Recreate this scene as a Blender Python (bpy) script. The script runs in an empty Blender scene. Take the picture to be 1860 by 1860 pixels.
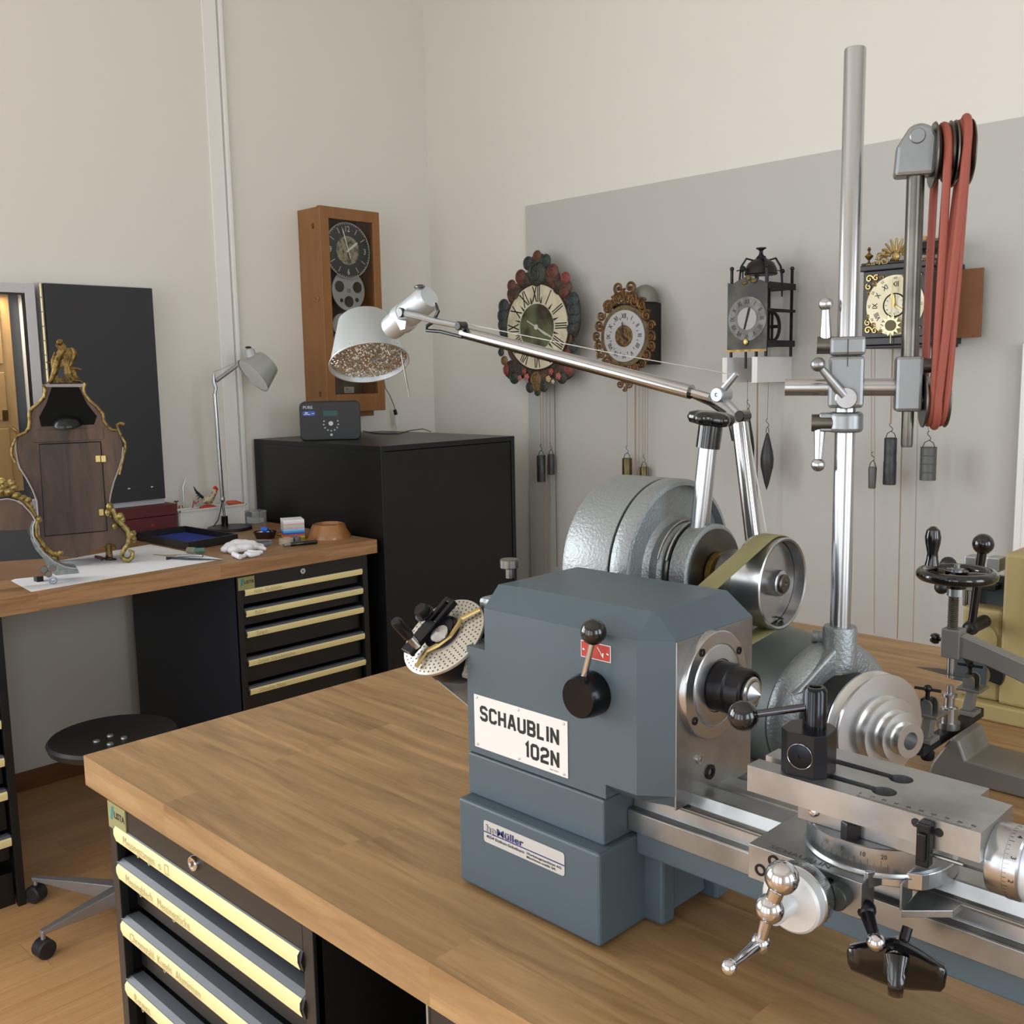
import bpy, bmesh, math, random
from mathutils import Vector, Matrix
random.seed(7)
V=Vector
# ---------------------------------------------------------------- camera, world, light, exposure
sc=bpy.context.scene
CO=bpy.data.collections.new('workshop'); sc.collection.children.link(CO)
FPX=1837.0; CAMZ=1.45
CR=V((0.712,0.702,-0.018)); CU=V((-0.081,0.108,0.991)); CF=V((-0.698,0.704,-0.134))
yaw,pit,rol=-0.78086484,-0.1343415,-0.01802694
CF=V((math.cos(pit)*math.sin(yaw),math.cos(pit)*math.cos(yaw),math.sin(pit)))
_r=V((math.cos(yaw),-math.sin(yaw),0)); _u=_r.cross(CF)
CR=_r*math.cos(rol)+_u*math.sin(rol); CU=-_r*math.sin(rol)+_u*math.cos(rol)
cd=bpy.data.cameras.new('camera'); cam=bpy.data.objects.new('camera',cd); sc.collection.objects.link(cam)
cd.sensor_width=36; cd.sensor_fit='HORIZONTAL'; cd.lens=36*FPX/1860; cd.clip_start=.02; cd.clip_end=60
cam.matrix_world=Matrix(((CR.x,CU.x,-CF.x,0),(CR.y,CU.y,-CF.y,0),(CR.z,CU.z,-CF.z,CAMZ),(0,0,0,1)))
sc.camera=cam
sc.view_settings.view_transform='Standard'; sc.view_settings.look='None'
sc.view_settings.exposure=0.0; sc.view_settings.gamma=1; sc.view_settings.use_curve_mapping=False
FZ=-.07; BT=.85; XW=-3.90; YW=3.39; XR=2.6; YF=-3.2; ZC=3.75     # floor, bench top, left wall, back wall, right wall, front wall, ceiling
w=bpy.data.worlds.new('world'); sc.world=w; w.use_nodes=True
w.node_tree.nodes['Background'].inputs[0].default_value=(.75,.86,1,1); w.node_tree.nodes['Background'].inputs[1].default_value=1.0
def area(name,loc,rot,sx,sy,power,col):
    l=bpy.data.lights.new(name,'AREA'); l.shape='RECTANGLE'; l.size=sx; l.size_y=sy; l.energy=power; l.color=col
    o=bpy.data.objects.new(name,l); sc.collection.objects.link(o); o.location=loc; o.rotation_euler=rot; return o
# daylight through the windows: front wall (behind the camera), left wall (towards the camera) and right wall
H=math.pi/2
for wx in (-2.6,-.8,1.0): area('window_light',(wx,YF-.12,1.36),(H,0,0),1.25,2.68,{-2.6:26,-.8:38,1.0:26}[wx],(.93,.965,1))
for wy in (-1.9,-.3): area('window_light_left',(XW-.12,wy,1.75),(0,-H,0),1.9,1.15,70,(.93,.965,1))
for wy in (-.8,1.3): area('window_light_right',(XR+.12,wy,1.75),(0,H,0),1.9,1.25,46,(.86,.93,1))

# ---------------------------------------------------------------- helpers
def ray(x,y): return CR*((x-930)/FPX)-CU*((y-930)/FPX)+CF
def P(x,y,X=None,Y=None,Z=None,pl=None):
    """point of a plane of the room (at its true distance) seen at photo pixel x,y; used to read positions off the photograph"""
    d=ray(x,y)
    if X is not None: t=X/d.x
    elif Y is not None: t=Y/d.y
    elif Z is not None: t=(Z-CAMZ)/d.z
    else:
        o=V((0,0,CAMZ)); t=(V(pl[0])-o).dot(V(pl[1]))/d.dot(V(pl[1]))
    return V((0,0,CAMZ))+d*t
def lin(h):
    if isinstance(h,str): c=[int(h[i:i+2],16)/255 for i in (0,2,4)]
    else: c=h
    return tuple(((v/12.92) if v<=.04045 else ((v+.055)/1.055)**2.4) for v in c)
MATS={}
def mat(name,col,rough=.5,metal=0,bump=None,var=None,spec=None,grain=None,rand=0,coat=0,trans=0,emit=None,aniso=0,alpha=1):
    if name in MATS: return MATS[name]
    m=bpy.data.materials.new(name); m.use_nodes=True; nt=m.node_tree; N=nt.nodes; L=nt.links
    b=N['Principled BSDF']; c=lin(col)
    b.inputs['Base Color'].default_value=(*c,1); b.inputs['Roughness'].default_value=rough; b.inputs['Metallic'].default_value=metal
    if spec is not None: b.inputs['Specular IOR Level'].default_value=spec
    if coat: b.inputs['Coat Weight'].default_value=coat; b.inputs['Coat Roughness'].default_value=.08
    if trans: b.inputs['Transmission Weight'].default_value=trans; b.inputs['IOR'].default_value=1.25
    if emit: b.inputs['Emission Color'].default_value=(*lin(emit[0]),1); b.inputs['Emission Strength'].default_value=emit[1]
    tc=N.new('ShaderNodeTexCoord'); vec=tc.outputs['Object']
    oi=N.new('ShaderNodeObjectInfo')
    if grain:   # (scale vec, second colour, amount)
        s,c2,amt=grain[:3]
        ad=N.new('ShaderNodeVectorMath'); ad.operation='ADD'
        sr=N.new('ShaderNodeVectorMath'); sr.operation='SCALE'; cb=N.new('ShaderNodeCombineXYZ')
        for i in range(3): L.new(oi.outputs['Random'],cb.inputs[i])
        L.new(cb.outputs[0],sr.inputs[0]); sr.inputs['Scale'].default_value=37 if rand else 0
        L.new(vec,ad.inputs[0]); L.new(sr.outputs[0],ad.inputs[1])
        mp=N.new('ShaderNodeMapping'); mp.inputs['Scale'].default_value=s; L.new(ad.outputs[0],mp.inputs[0])
        n1=N.new('ShaderNodeTexNoise'); n1.inputs['Scale'].default_value=1; n1.inputs['Detail'].default_value=6; n1.inputs['Roughness'].default_value=.62; n1.inputs['Distortion'].default_value=.6
        L.new(mp.outputs[0],n1.inputs['Vector'])
        cr=N.new('ShaderNodeValToRGB'); cr.color_ramp.elements[0].position=.5-amt; cr.color_ramp.elements[1].position=.5+amt
        cr.color_ramp.elements[0].color=(*lin(c2),1); cr.color_ramp.elements[1].color=(*c,1)
        L.new(n1.outputs['Fac'],cr.inputs[0]); out=cr.outputs[0]
        if rand:
            hs=N.new('ShaderNodeHueSaturation'); mr=N.new('ShaderNodeMapRange'); mr.inputs['To Min'].default_value=1-rand; mr.inputs['To Max'].default_value=1+rand
            L.new(oi.outputs['Random'],mr.inputs[0]); L.new(mr.outputs[0],hs.inputs['Value']); L.new(out,hs.inputs['Color']); out=hs.outputs[0]
        L.new(out,b.inputs['Base Color'])
        bp=N.new('ShaderNodeBump'); bp.inputs['Strength'].default_value=.06; bp.inputs['Distance'].default_value=.002
        L.new(n1.outputs['Fac'],bp.inputs['Height']); L.new(bp.outputs[0],b.inputs['Normal'])
        mr2=N.new('ShaderNodeMapRange'); mr2.inputs['To Min'].default_value=max(rough-.1,0); mr2.inputs['To Max'].default_value=rough+.12
        L.new(n1.outputs['Fac'],mr2.inputs[0]); L.new(mr2.outputs[0],b.inputs['Roughness'])
    if var:     # (scale, second colour, lo, hi)
        n1=N.new('ShaderNodeTexNoise'); n1.inputs['Scale'].default_value=var[0]; n1.inputs['Detail'].default_value=5; L.new(vec,n1.inputs['Vector'])
        cr=N.new('ShaderNodeValToRGB'); cr.color_ramp.elements[0].position=var[2]; cr.color_ramp.elements[1].position=var[3]
        cr.color_ramp.elements[0].color=(*lin(var[1]),1); cr.color_ramp.elements[1].color=(*c,1)
        L.new(n1.outputs['Fac'],cr.inputs[0]); L.new(cr.outputs[0],b.inputs['Base Color'])
    if bump:    # (scale, strength, distance)
        n2=N.new('ShaderNodeTexNoise'); n2.inputs['Scale'].default_value=bump[0]; n2.inputs['Detail'].default_value=3
        L.new(vec,n2.inputs['Vector']); bp=N.new('ShaderNodeBump'); bp.inputs['Strength'].default_value=bump[1]; bp.inputs['Distance'].default_value=bump[2]
        L.new(n2.outputs['Fac'],bp.inputs['Height']); L.new(bp.outputs[0],b.inputs['Normal'])
    MATS[name]=m; return m
def frame(o,ux,uy,uz=None):
    ux=V(ux).normalized(); uy=V(uy).normalized(); uz=V(uz) if uz else ux.cross(uy)
    m=Matrix.Identity(4)
    for i in range(3): m[i][0]=ux[i]; m[i][1]=uy[i]; m[i][2]=uz[i]; m[i][3]=o[i]
    return m
def axis_frame(o,a):
    a=V(a).normalized(); t=V((0,0,1)) if abs(a.z)<.9 else V((1,0,0))
    x=t.cross(a).normalized(); return frame(o,x,a.cross(x),a)
class MB:
    def __init__(s): s.v=[]; s.f=[]; s.smooth=False
    def add(s,vs,fs,M=None):
        n=len(s.v)
        s.v+=[tuple(M@V(v)) if M is not None else tuple(v) for v in vs]; s.f+=[tuple(i+n for i in f) for f in fs]; return s
    def bx(s,x0,x1,y0,y1,z0,z1,M=None):
        return s.add([(x0,y0,z0),(x1,y0,z0),(x1,y1,z0),(x0,y1,z0),(x0,y0,z1),(x1,y0,z1),(x1,y1,z1),(x0,y1,z1)],
                     [(0,3,2,1),(4,5,6,7),(0,1,5,4),(1,2,6,5),(2,3,7,6),(3,0,4,7)],M)
    def prism(s,p,h0,h1,M=None,p2=None):
        n=len(p); p2=p2 or p
        return s.add([(x,y,h0) for x,y in p]+[(x,y,h1) for x,y in p2],[tuple(range(n))[::-1],tuple(range(n,2*n))]+[(i,(i+1)%n,n+(i+1)%n,n+i) for i in range(n)],M)
    def lathe(s,prof,o,a,n=32,M=None,arc=None):
        Q=axis_frame(o,a) if M is None else M
        vs=[];fs=[];k=len(prof)
        for i in range(n):
            t=2*math.pi*i/n
            for r,h in prof: vs.append((r*math.cos(t),r*math.sin(t),h))
        for i in range(n):
            j=(i+1)%n
            for q in range(k-1): fs.append((i*k+q,j*k+q,j*k+q+1,i*k+q+1))
        if prof[0][0]>1e-6: fs.append(tuple(i*k for i in range(n))[::-1])
        if prof[-1][0]>1e-6: fs.append(tuple(i*k+k-1 for i in range(n)))
        s.smooth=True; return s.add(vs,fs,Q)
    def cyl(s,a,b,r,r1=None,n=24):
        a=V(a);b=V(b);d=(b-a).length; r1=r if r1 is None else r1
        return s.lathe([(r,0),(r1,d)],a,b-a,n)
    def sph(s,c,r,n=20,sc=(1,1,1),M=None):
        vs=[];fs=[];h=n//2
        for i in range(h+1):
            p=math.pi*i/h
            for j in range(n):
                t=2*math.pi*j/n; vs.append((r*sc[0]*math.sin(p)*math.cos(t),r*sc[1]*math.sin(p)*math.sin(t),r*sc[2]*math.cos(p)))
        for i in range(h):
            for j in range(n): fs.append((i*n+j,(i+1)*n+j,(i+1)*n+(j+1)%n,i*n+(j+1)%n))
        s.smooth=True
        T=Matrix.Translation(V(c)); return s.add(vs,fs,T@M if M is not None else T)
    def tube(s,pts,r,n=8,closed=False,sq=(1,1)):
        pts=[V(p) for p in pts]; m=len(pts); rr=r if isinstance(r,(list,tuple)) else [r]*m
        vs=[];fs=[]; up=None
        for i,p in enumerate(pts):
            a=pts[i-1] if (i>0 or closed) else p; b=pts[(i+1)%m] if (i<m-1 or closed) else p
            t=(b-a).normalized() if (b-a).length>1e-9 else V((0,0,1))
            if up is None: up=(V((0,0,1)) if abs(t.z)<.9 else V((1,0,0)))
            x=t.cross(up); x=x.normalized() if x.length>1e-6 else V((1,0,0)); up=x.cross(t)
            for j in range(n):
                q=2*math.pi*j/n; vs.append(p+x*(math.cos(q)*rr[i]*sq[0])+up*(math.sin(q)*rr[i]*sq[1]))
        for i in range(m if closed else m-1):
            k=(i+1)%m
            for j in range(n): fs.append((i*n+j,k*n+j,k*n+(j+1)%n,i*n+(j+1)%n))
        if not closed: fs+= [tuple(range(n)),tuple(range((m-1)*n,m*n))[::-1]]
        s.smooth=True; return s.add(vs,fs)
    def torus(s,c,a,R,r,n=32,k=10):
        Q=axis_frame(c,a); return s.tube([Q@V((R*math.cos(2*math.pi*i/n),R*math.sin(2*math.pi*i/n),0)) for i in range(n)],r,k,True)
    def ribbon(s,pts,w,M,closed=False,h=.0004):
        """flat stroke with mitred corners"""
        pts=[V((p[0],p[1])) for p in pts]; m=len(pts); A=[];B=[]
        for i,p in enumerate(pts):
            a=pts[i-1] if (i>0 or closed) else None; b=pts[(i+1)%m] if (i<m-1 or closed) else None
            d1=(p-a).normalized() if a is not None else (b-p).normalized(); d2=(b-p).normalized() if b is not None else d1
            n1=V((-d1.y,d1.x)); n2=V((-d2.y,d2.x)); q=(n1+n2); q=q.normalized() if q.length>1e-6 else n1
            k=w/2/max(q.dot(n1),.4); A.append(p+q*k); B.append(p-q*k)
        vs=[(a.x,a.y,h) for a in A]+[(b.x,b.y,h) for b in B]
        return s.add(vs,[(i,m+i,m+(i+1)%m,(i+1)%m) for i in range(m if closed else m-1)],M)
TC={}
def text(mb,s,size,M,align='LEFT',bold=0,ext=.0003,sx=1):
    key=(s,align,bold)
    if key not in TC:
        c=bpy.data.curves.new('t','FONT'); c.body=s; c.size=1; c.align_x=align; c.offset=bold; c.resolution_u=2
        o=bpy.data.objects.new('t',c); me=o.to_mesh(); TC[key]=([tuple(v.co) for v in me.vertices],[tuple(p.vertices) for p in me.polygons]); o.to_mesh_clear()
        bpy.data.objects.remove(o); bpy.data.curves.remove(c)
    vs,fs=TC[key]; return mb.add([(x*size*sx,y*size,ext) for x,y,z in vs],fs,M)
XF=None
def mkobj(name,mb,m,parent=None,bevel=0,kind=None,ang=.6,label=None):
    o0=parent
    org=V((0,0,0))
    q=parent
    while q is not None: org=org+q.location; q=q.parent
    if XF is not None: mb.v=[tuple(XF@V(v)) for v in mb.v]
    me=bpy.data.meshes.new(name); me.from_pydata([tuple(V(v)-org) for v in mb.v],[],mb.f); me.update()
    bm=bmesh.new(); bm.from_mesh(me); bmesh.ops.recalc_face_normals(bm,faces=bm.faces); bm.to_mesh(me); bm.free()
    if mb.smooth: me.shade_smooth(); me.set_sharp_from_angle(angle=ang)
    me.materials.append(m); o=bpy.data.objects.new(name,me); CO.objects.link(o); o.parent=parent
    if bevel: b=o.modifiers.new('bevel','BEVEL'); b.width=bevel; b.segments=2; b.limit_method='ANGLE'; b.angle_limit=.6
    if kind: o['kind']=kind
    if label: o['label']=label
    return o
def thing(name,label,cat,loc,group=None):
    o=bpy.data.objects.new(name,None); CO.objects.link(o); o.location=loc; o.empty_display_size=.05
    o['label']=label; o['category']=cat
    if group: o['group']=group
    return o
def tag(o,label,cat,group=None):
    o['label']=label; o['category']=cat
    if group: o['group']=group
    return o
def copy_tree(r,loc,label=None):
    def cp(o,par):
        c=o.copy(); CO.objects.link(c); c.parent=par
        for ch in list(o.children): cp(ch,c)
        return c
    c=cp(r,None); c.location=loc
    if label: c['label']=label
    return c
def spiral(c,ux,uy,r0,turns,a0=0,n=22,sgn=1):
    return [V(c)+V(ux)*(r0*(1-.85*i/n)*math.cos(a0+sgn*turns*2*math.pi*i/n))+V(uy)*(r0*(1-.85*i/n)*math.sin(a0+sgn*turns*2*math.pi*i/n)) for i in range(n+1)]
EX,EY,EZ=V((1,0,0)),V((0,1,0)),V((0,0,1))

# ---------------------------------------------------------------- materials
wallm=mat('white_plaster','dcd9d1',.9,bump=(180,.05,.002))
graypaint=mat('grey_wall_paint','b9b8b4',.85,bump=(180,.05,.002))
trimm=mat('white_trim_paint','e6e5e2',.6)
baseb=mat('baseboard_wood','7c4f2b',.5,grain=((30,3,30),'603a1e',.2))
floorm=mat('parquet_oak','d3a878',.36,grain=((60,3.5,60),'b98a5a',.3),rand=.12)
benchm=mat('bench_beech','b39064',.42,grain=((3.2,38,38),'7a5a36',.24),rand=.075)
benchm1=mat('bench_beech_left','ad8760',.42,grain=((45,3.5,45),'79552f',.24),rand=.09)
blackm=mat('black_steel','121213',.42)
navym=mat('dark_navy_steel','20252f',.5)
cabm=mat('black_lacquer','151617',.33,spec=.4)
yellowm=mat('yellow_paper_label','e9dba0',.75)
alum=mat('anodised_aluminium','a9adb1',.35,.85)
greyh=mat('grey_plastic_handle','5b5f66',.5)
blue=mat('blue_grey_machine_paint','4b5860',.40,bump=(900,.12,.0006),spec=.4)
steel=mat('ground_steel','aeb0b1',.33,.95,bump=(300,.04,.0003),var=(14,'8b8c8c',.35,.65))
steeld=mat('dark_ground_steel','77736c',.34,.95,var=(20,'5b5853',.3,.7))
turned=mat('turned_steel','b7b8ba',.24,.97,aniso=.6)
chrome=mat('polished_chrome','c9c9cd',.12,1)
hammer=mat('silver_hammered_paint','8d9293',.40,.55,bump=(260,.6,.0018))
hammerd=mat('grey_textured_paint','6f7774',.5,.2,bump=(260,.3,.001))
aluc=mat('cast_aluminium','8e9193',.38,.8,bump=(120,.25,.001))
alut=mat('turned_aluminium','c9c9c9',.28,.9)
blackp=mat('black_bakelite','0b0b0c',.16,coat=.4)
blackox=mat('black_oxide_steel','1d1c20',.3,.55)
brass=mat('aged_brass','8f7440',.38,.85,var=(40,'5d4a2a',.35,.65))
brassb=mat('bright_brass','b39c66',.32,.85)
gilt=mat('gilt_bronze','9b8350',.38,.8,var=(60,'43361f',.35,.6))
redlab=mat('red_enamel','ab2f20',.45)
whitep=mat('white_plate','d8d6d2',.4)
whitem=mat('white_plastic','dcdcda',.45)
ink=mat('black_ink','0c0b0e',.6)
navyink=mat('navy_ink','1c2560',.6)
beltm=mat('woven_belt','7d7750',.7,bump=(900,.2,.0004))
beltr=mat('red_round_belt','8c4536',.7,bump=(500,.3,.0006))
lampal=mat('lamp_shade_aluminium','bcc3c6',.42,.6)
lampin=mat('lamp_reflector','cfc9bf',.22,1,bump=(210,1.0,.006))
ironm=mat('dark_iron','37373a',.5,.7,var=(30,'232326',.35,.65))
leadm=mat('lead_weight','4e4f50',.5,.6,var=(40,'3a3b3c',.35,.65))
cordm=mat('clock_cord','9b8470',.9)
oakc=mat('clock_case_wood','996a3c',.4,grain=((14,14,2.2),'7c5029',.3))
glassm=mat('clear_glass','ffffff',.03,trans=1,spec=.5)

# ---------------------------------------------------------------- room
def struct(name,mb,m,parent=None,bevel=0):
    o=mkobj(name,mb,m,parent,bevel)
    if parent is None: o['kind']='structure'
    return o
fl=struct('floor',MB().bx(XW-.2,XR+.2,YF-.2,YW+.2,FZ-.1,FZ-.004),mat('floor_gap','5a4026',.7))
rows=[]
x=XW
while x<-1.95:
    y=-.6-random.random()*.6
    while y<YW-.01:
        ln=random.choice((.55,.75,.95)); rows.append((x,y,min(y+ln,YW))); y+=ln
    x+=.092
for i,(x,y0,y1) in enumerate(rows[:298]):
    mkobj('plank',MB().bx(x+.0004,min(x+.0916,-1.9),y0+.0004,y1-.0004,FZ-.004,FZ),floorm,fl)
mkobj('planks_beyond',MB().bx(-1.9,XR,YF,YW,FZ-.004,FZ).bx(XW,-1.9,YF,-1.2,FZ-.004,FZ),floorm,fl,kind='stuff')
struct('ceiling',MB().bx(XW-.2,XR+.2,YF-.2,YW+.2,ZC,ZC+.1),wallm)
def wall_open(name,axis,c0,c1,a0,a1,ops):
    """wall slab between c0..c1 on axis, spanning a0..a1, with openings (lo,hi,z0,z1)"""
    mb=MB()
    def put(lo,hi,z0,z1):
        if axis=='x': mb.bx(c0,c1,lo,hi,z0,z1)
        else: mb.bx(lo,hi,c0,c1,z0,z1)
    cur=a0
    for lo,hi,z0,z1 in ops:
        put(cur,lo,FZ,ZC); put(lo,hi,FZ,z0); put(lo,hi,z1,ZC); cur=hi
    put(cur,a1,FZ,ZC); return struct(name,mb,wallm)
oL=[(-2.55,-1.25,.75,2.75),(-.95,.35,.75,2.75)]; oF=[(c-.65,c+.65,FZ+.05,2.75) for c in (-2.6,-.8,1.0)]; oR=[(-1.45,-.15,.75,2.75),(.65,1.95,.75,2.75)]
wall_open('wall_left','x',XW-.2,XW,YF,YW+.2,oL); wall_open('wall_front','y',YF-.2,YF,XW-.2,XR+.2,oF); wall_open('wall_right','x',XR,XR+.2,YF,YW+.2,oR)
struct('wall_back',MB().bx(XW-.2,XR+.2,YW,YW+.2,FZ,ZC),wallm)
n=0
for ax,ops,c in (('x',oL,XW-.04),('y',oF,YF-.04),('x',oR,XR+.04)):
    for lo,hi,z0,z1 in ops:
        n+=1; mb=MB()
        for a,b,zz0,zz1 in ((lo,lo+.05,z0,z1),(hi-.05,hi,z0,z1),(lo,hi,z0,z0+.05),(lo,hi,z1-.05,z1),((lo+hi)/2-.02,(lo+hi)/2+.02,z0,z1)):
            if ax=='x': mb.bx(c-.03,c+.03,a,b,zz0,zz1)
            else: mb.bx(a,b,c-.03,c+.03,zz0,zz1)
        struct('window_%d'%n,mb,trimm)
# clock wall: painted grey panel, left trim strip, right trim, baseboard
pc=P(954,376,Y=YW-.012)
struct('trim_1',MB().bx(pc.x,XR,YW-.012,YW,FZ,2.20),graypaint,bevel=.001)
y1=P(439,760,X=XW+.02).y
struct('trim_2',MB().bx(XW,XW+.02,y1-.004,y1+.012,FZ,ZC).bx(XW,XW+.010,y1-.075,y1-.012,FZ,ZC),trimm,bevel=.002)
q=P(1852,800,Y=YW-.03); struct('trim_3',MB().bx(q.x,q.x+.02,YW-.045,YW-.012,FZ,P(1858,625,Y=YW-.03).z+.0).bx(q.x,q.x+.9,YW-.04,YW-.012,FZ,1.52),trimm,bevel=.002)
struct('baseboard_left',MB().bx(XW,XW+.018,YF,YW,FZ,FZ+.07),baseb,bevel=.003)
struct('baseboard_back',MB().bx(XW+.02,XR,YW-.03,YW-.0125,FZ,FZ+.07),baseb,bevel=.003)

# ---------------------------------------------------------------- benches
def bench(name,label,x0,x1,y0,y1,m,along,sw):
    t=thing(name,label,'workbench',(x0,y0,BT-.05))
    a0,a1,b0,b1=(x0,x1,y0,y1) if along=='x' else (y0,y1,x0,x1)
    nr=round((b1-b0)/sw); sw=(b1-b0)/nr; cnt=0; ex=MB()
    order=range(nr)
    for r in order:
        b=b0+r*sw; a=a0; first=True
        while a<a1-1e-6:
            ln=random.uniform(.32,.75)
            if first: ln*=random.uniform(.4,1); first=False
            e=min(a+ln,a1)
            if a1-e<.12: e=a1
            mb=MB()
            if along=='x': mb.bx(a,e,b,b+sw,BT-.05,BT)
            else: mb.bx(b,b+sw,a,e,BT-.05,BT)
            cnt+=1; mkobj('stave',mb,m,t)
            a=e
    return t
BX0,BY0,BY1=-1.611,.6255,2.163
bench('worktop','foreground beech butcher block worktop carrying the lathe',BX0,.75,BY0,BY1,benchm,'x',.062)
FX=-2.992
bench('worktop','narrow beech butcher block worktop along the left wall, under the antique clocks',XW+.02,FX,.1,2.298,benchm1,'y',.05)
def vpl(o,u,nrm): return frame(o,u,V((0,0,1)),nrm)
def drawer_cabinet(label,o,u,nrm,W,D,ztop,hz,plaque=True,lock=None,side=navym,words=(),hh=.03,flip=False):
    """o = left lower front corner seen from the front; u along the front; nrm outwards"""
    u=V(u);nrm=V(nrm); M=frame((o[0],o[1],FZ),u,EZ,nrm)   # local x along, y up, z out
    Hh=ztop-FZ; t=thing('drawer_cabinet',label,'drawer cabinet',(o[0],o[1],FZ))
    b=MB(); 
    b.bx(0,.004,0,Hh,-D,0,M).bx(W-.004,W,0,Hh,-D,0,M).bx(.004,W-.004,0,Hh,-D,-D+.004,M)
    mkobj('side_panels',b,side,t,.001)
    f=MB().bx(0,.022,0,Hh,-.01,.004,M).bx(W-.022,W,0,Hh,-.01,.004,M).bx(.022,W-.022,Hh-.055,Hh,-.01,.004,M).bx(.022,W-.022,0,.10,-.045,-.022,M)
    mkobj('face_frame',f,blackm,t,.001)
    zs=[h-FZ for h in hz]; lo=zs[1:]+[max(zs[-1]-.16,.13)]
    for i,(h,l) in enumerate(zip(zs,lo)):
        d=MB().bx(.026,W-.026,l+.012,h-.005,-.045,-.021,M)
        dr=mkobj('drawer',d,blackm,t,.0015)
        # handle: grip strip with curved front carrying a paper label
        prof=[(a_-.017,b_) for a_,b_ in ((-.006,h),( .014,h+.001),(.022,h-.004),(.0255,h-hh*.5),(.022,h-hh),(.016,h-hh),(.014,h-hh*.7),(-.006,h-.006))]
        g=MB().prism([(a,b_) for a,b_ in prof],.024,W-.024,M@Matrix(((0,0,1,0),(0,1,0,0),(1,0,0,0),(0,0,0,1))))
        mkobj('handle',g,greyh,dr)
        pf=[(a_-.017,b_) for a_,b_ in ((.0228,h-.0045),(.0263,h-hh*.3),(.0266,h-hh*.6),(.0232,h-hh+.0005))]
        g=MB(); 
        for a in (.027,):
            vs=[(a,y,z) for z,y in pf]+[(W-.027,y,z) for z,y in pf]; g.add(vs,[(k,k+1,k+5,k+4) for k in range(3)],M)
        g.smooth=True; mkobj('label_strip',g,yellowm,dr)
        if i<len(words) and words[i]:
            tm=MB(); text(tm,words[i],hh*.72,M@Matrix.Translation((.06,h-hh*.78,.0098)),ext=.0002,sx=.8)
            mkobj('handwriting',tm,mat('pencil','b5aa80',.9),dr)
        for xx in (.021,W-.027):
            e=MB().prism([(a*1.0,b_) for a,b_ in prof],xx,xx+.006,M@Matrix(((0,0,1,0),(0,1,0,0),(1,0,0,0),(0,0,0,1))))
            mkobj('handle_end_cap',e,blackm,dr)
    if plaque:
        q=mkobj('maker_plaque',MB().bx(.004,.066,Hh-.052,Hh-.008,.004,.006,M),mat('plaque_gold','8d8a5c',.5),t)
        g=MB(); g.add([(.012,Hh-.036,.0063),(.020,Hh-.036,.0063),(.026,Hh-.014,.0063),(.018,Hh-.014,.0063)],[(0,1,2,3)],M); mkobj('logo_stripe',g,mat('teal_print','1d7d86',.5),q)
        g=MB(); text(g,'LISTA',.015,M@Matrix.Translation((.026,Hh-.031,.006)),bold=.03); mkobj('lettering',g,ink,q)
    if lock:
        c=M@V((lock[0],lock[1]-FZ,.004)); g=MB().lathe([(0,.004),(.007,.004),(.0075,.005),(.010,.005),(.011,.003),(.011,0)],c,nrm,20)
        lk=mkobj('lock',g,chrome,t); mkobj('keyhole',MB().bx(-.001,.001,-.004,.004,.0048,.0056,frame(c,u,EZ,nrm)),ink,lk)
    return t
zz=lambda x,y: P(x,y,Y=.633).z
lk=P(357,1566,Y=.637)
drawer_cabinet('black drawer cabinet under the lathe bench with pencilled yellow labels',(-1.55,.638),(1,0,0),(0,-1,0),.57,.8,BT-.0505,
   [zz(222,1503),zz(228,1573),zz(236,1678),zz(243,1788)],lock=(lk.x+1.55,lk.z),words=('Messingstangen  o  □','Messingblech   Messingstücke','Chromstahl  Kugeln  Aluminium','Rotguss'),side=blackm)
mb=MB(); sx=P(806,1840,Y=.66).x
mb.bx(sx,sx+.5,.64,.645,FZ,BT-.0505).bx(sx,sx+.004,.645,1.4,FZ,BT-.0505).bx(sx+.496,sx+.5,.645,1.4,FZ,BT-.0505)
t=thing('bench_pedestal','plain dark pedestal box under the lathe bench, at the picture\'s bottom edge','cabinet',(sx,.64,FZ)); mkobj('body',mb,mat('dark_brown_steel','241b12',.5),t); mkobj('edge_strip',MB().bx(sx-.003,sx,.638,.642,FZ,BT-.0505),alum,t)
mb=MB().bx(.3,.36,.7,1.4,FZ,BT-.0505).bx(-1.45,-.2,1.45,1.47,FZ+.02,BT-.0505); tag(mkobj('modesty_panel',mb,blackm),'black back panel hidden in the dark knee space under the lathe bench','panel')
hz=[P(440,y,X=-3.002).z for y in (1070.5,1109.5,1148,1201,1254)]
lk=P(549,1037,X=-3.006)
drawer_cabinet('black five-drawer cabinet under the left bench, beside the tall black cupboard',(-3.01,1.715),(0,1,0),(1,0,0),.545,.8,BT-.0505,hz,lock=(lk.y-1.715,lk.z),words=('Feilen  Nadelfeilen','Bohrer','Zangen','Zangen  Schraubenzieher','Schrauben  Nägel'),hh=.026)
drawer_cabinet('black drawer cabinet at the far left, cut by the picture edge',(-3.01,.405),(0,1,0),(1,0,0),.565,.8,BT-.0505,[P(0,y,X=-2.985).z for y in (1180,1240,1310,1380,1443,1530)],plaque=False,side=blackm)

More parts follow.
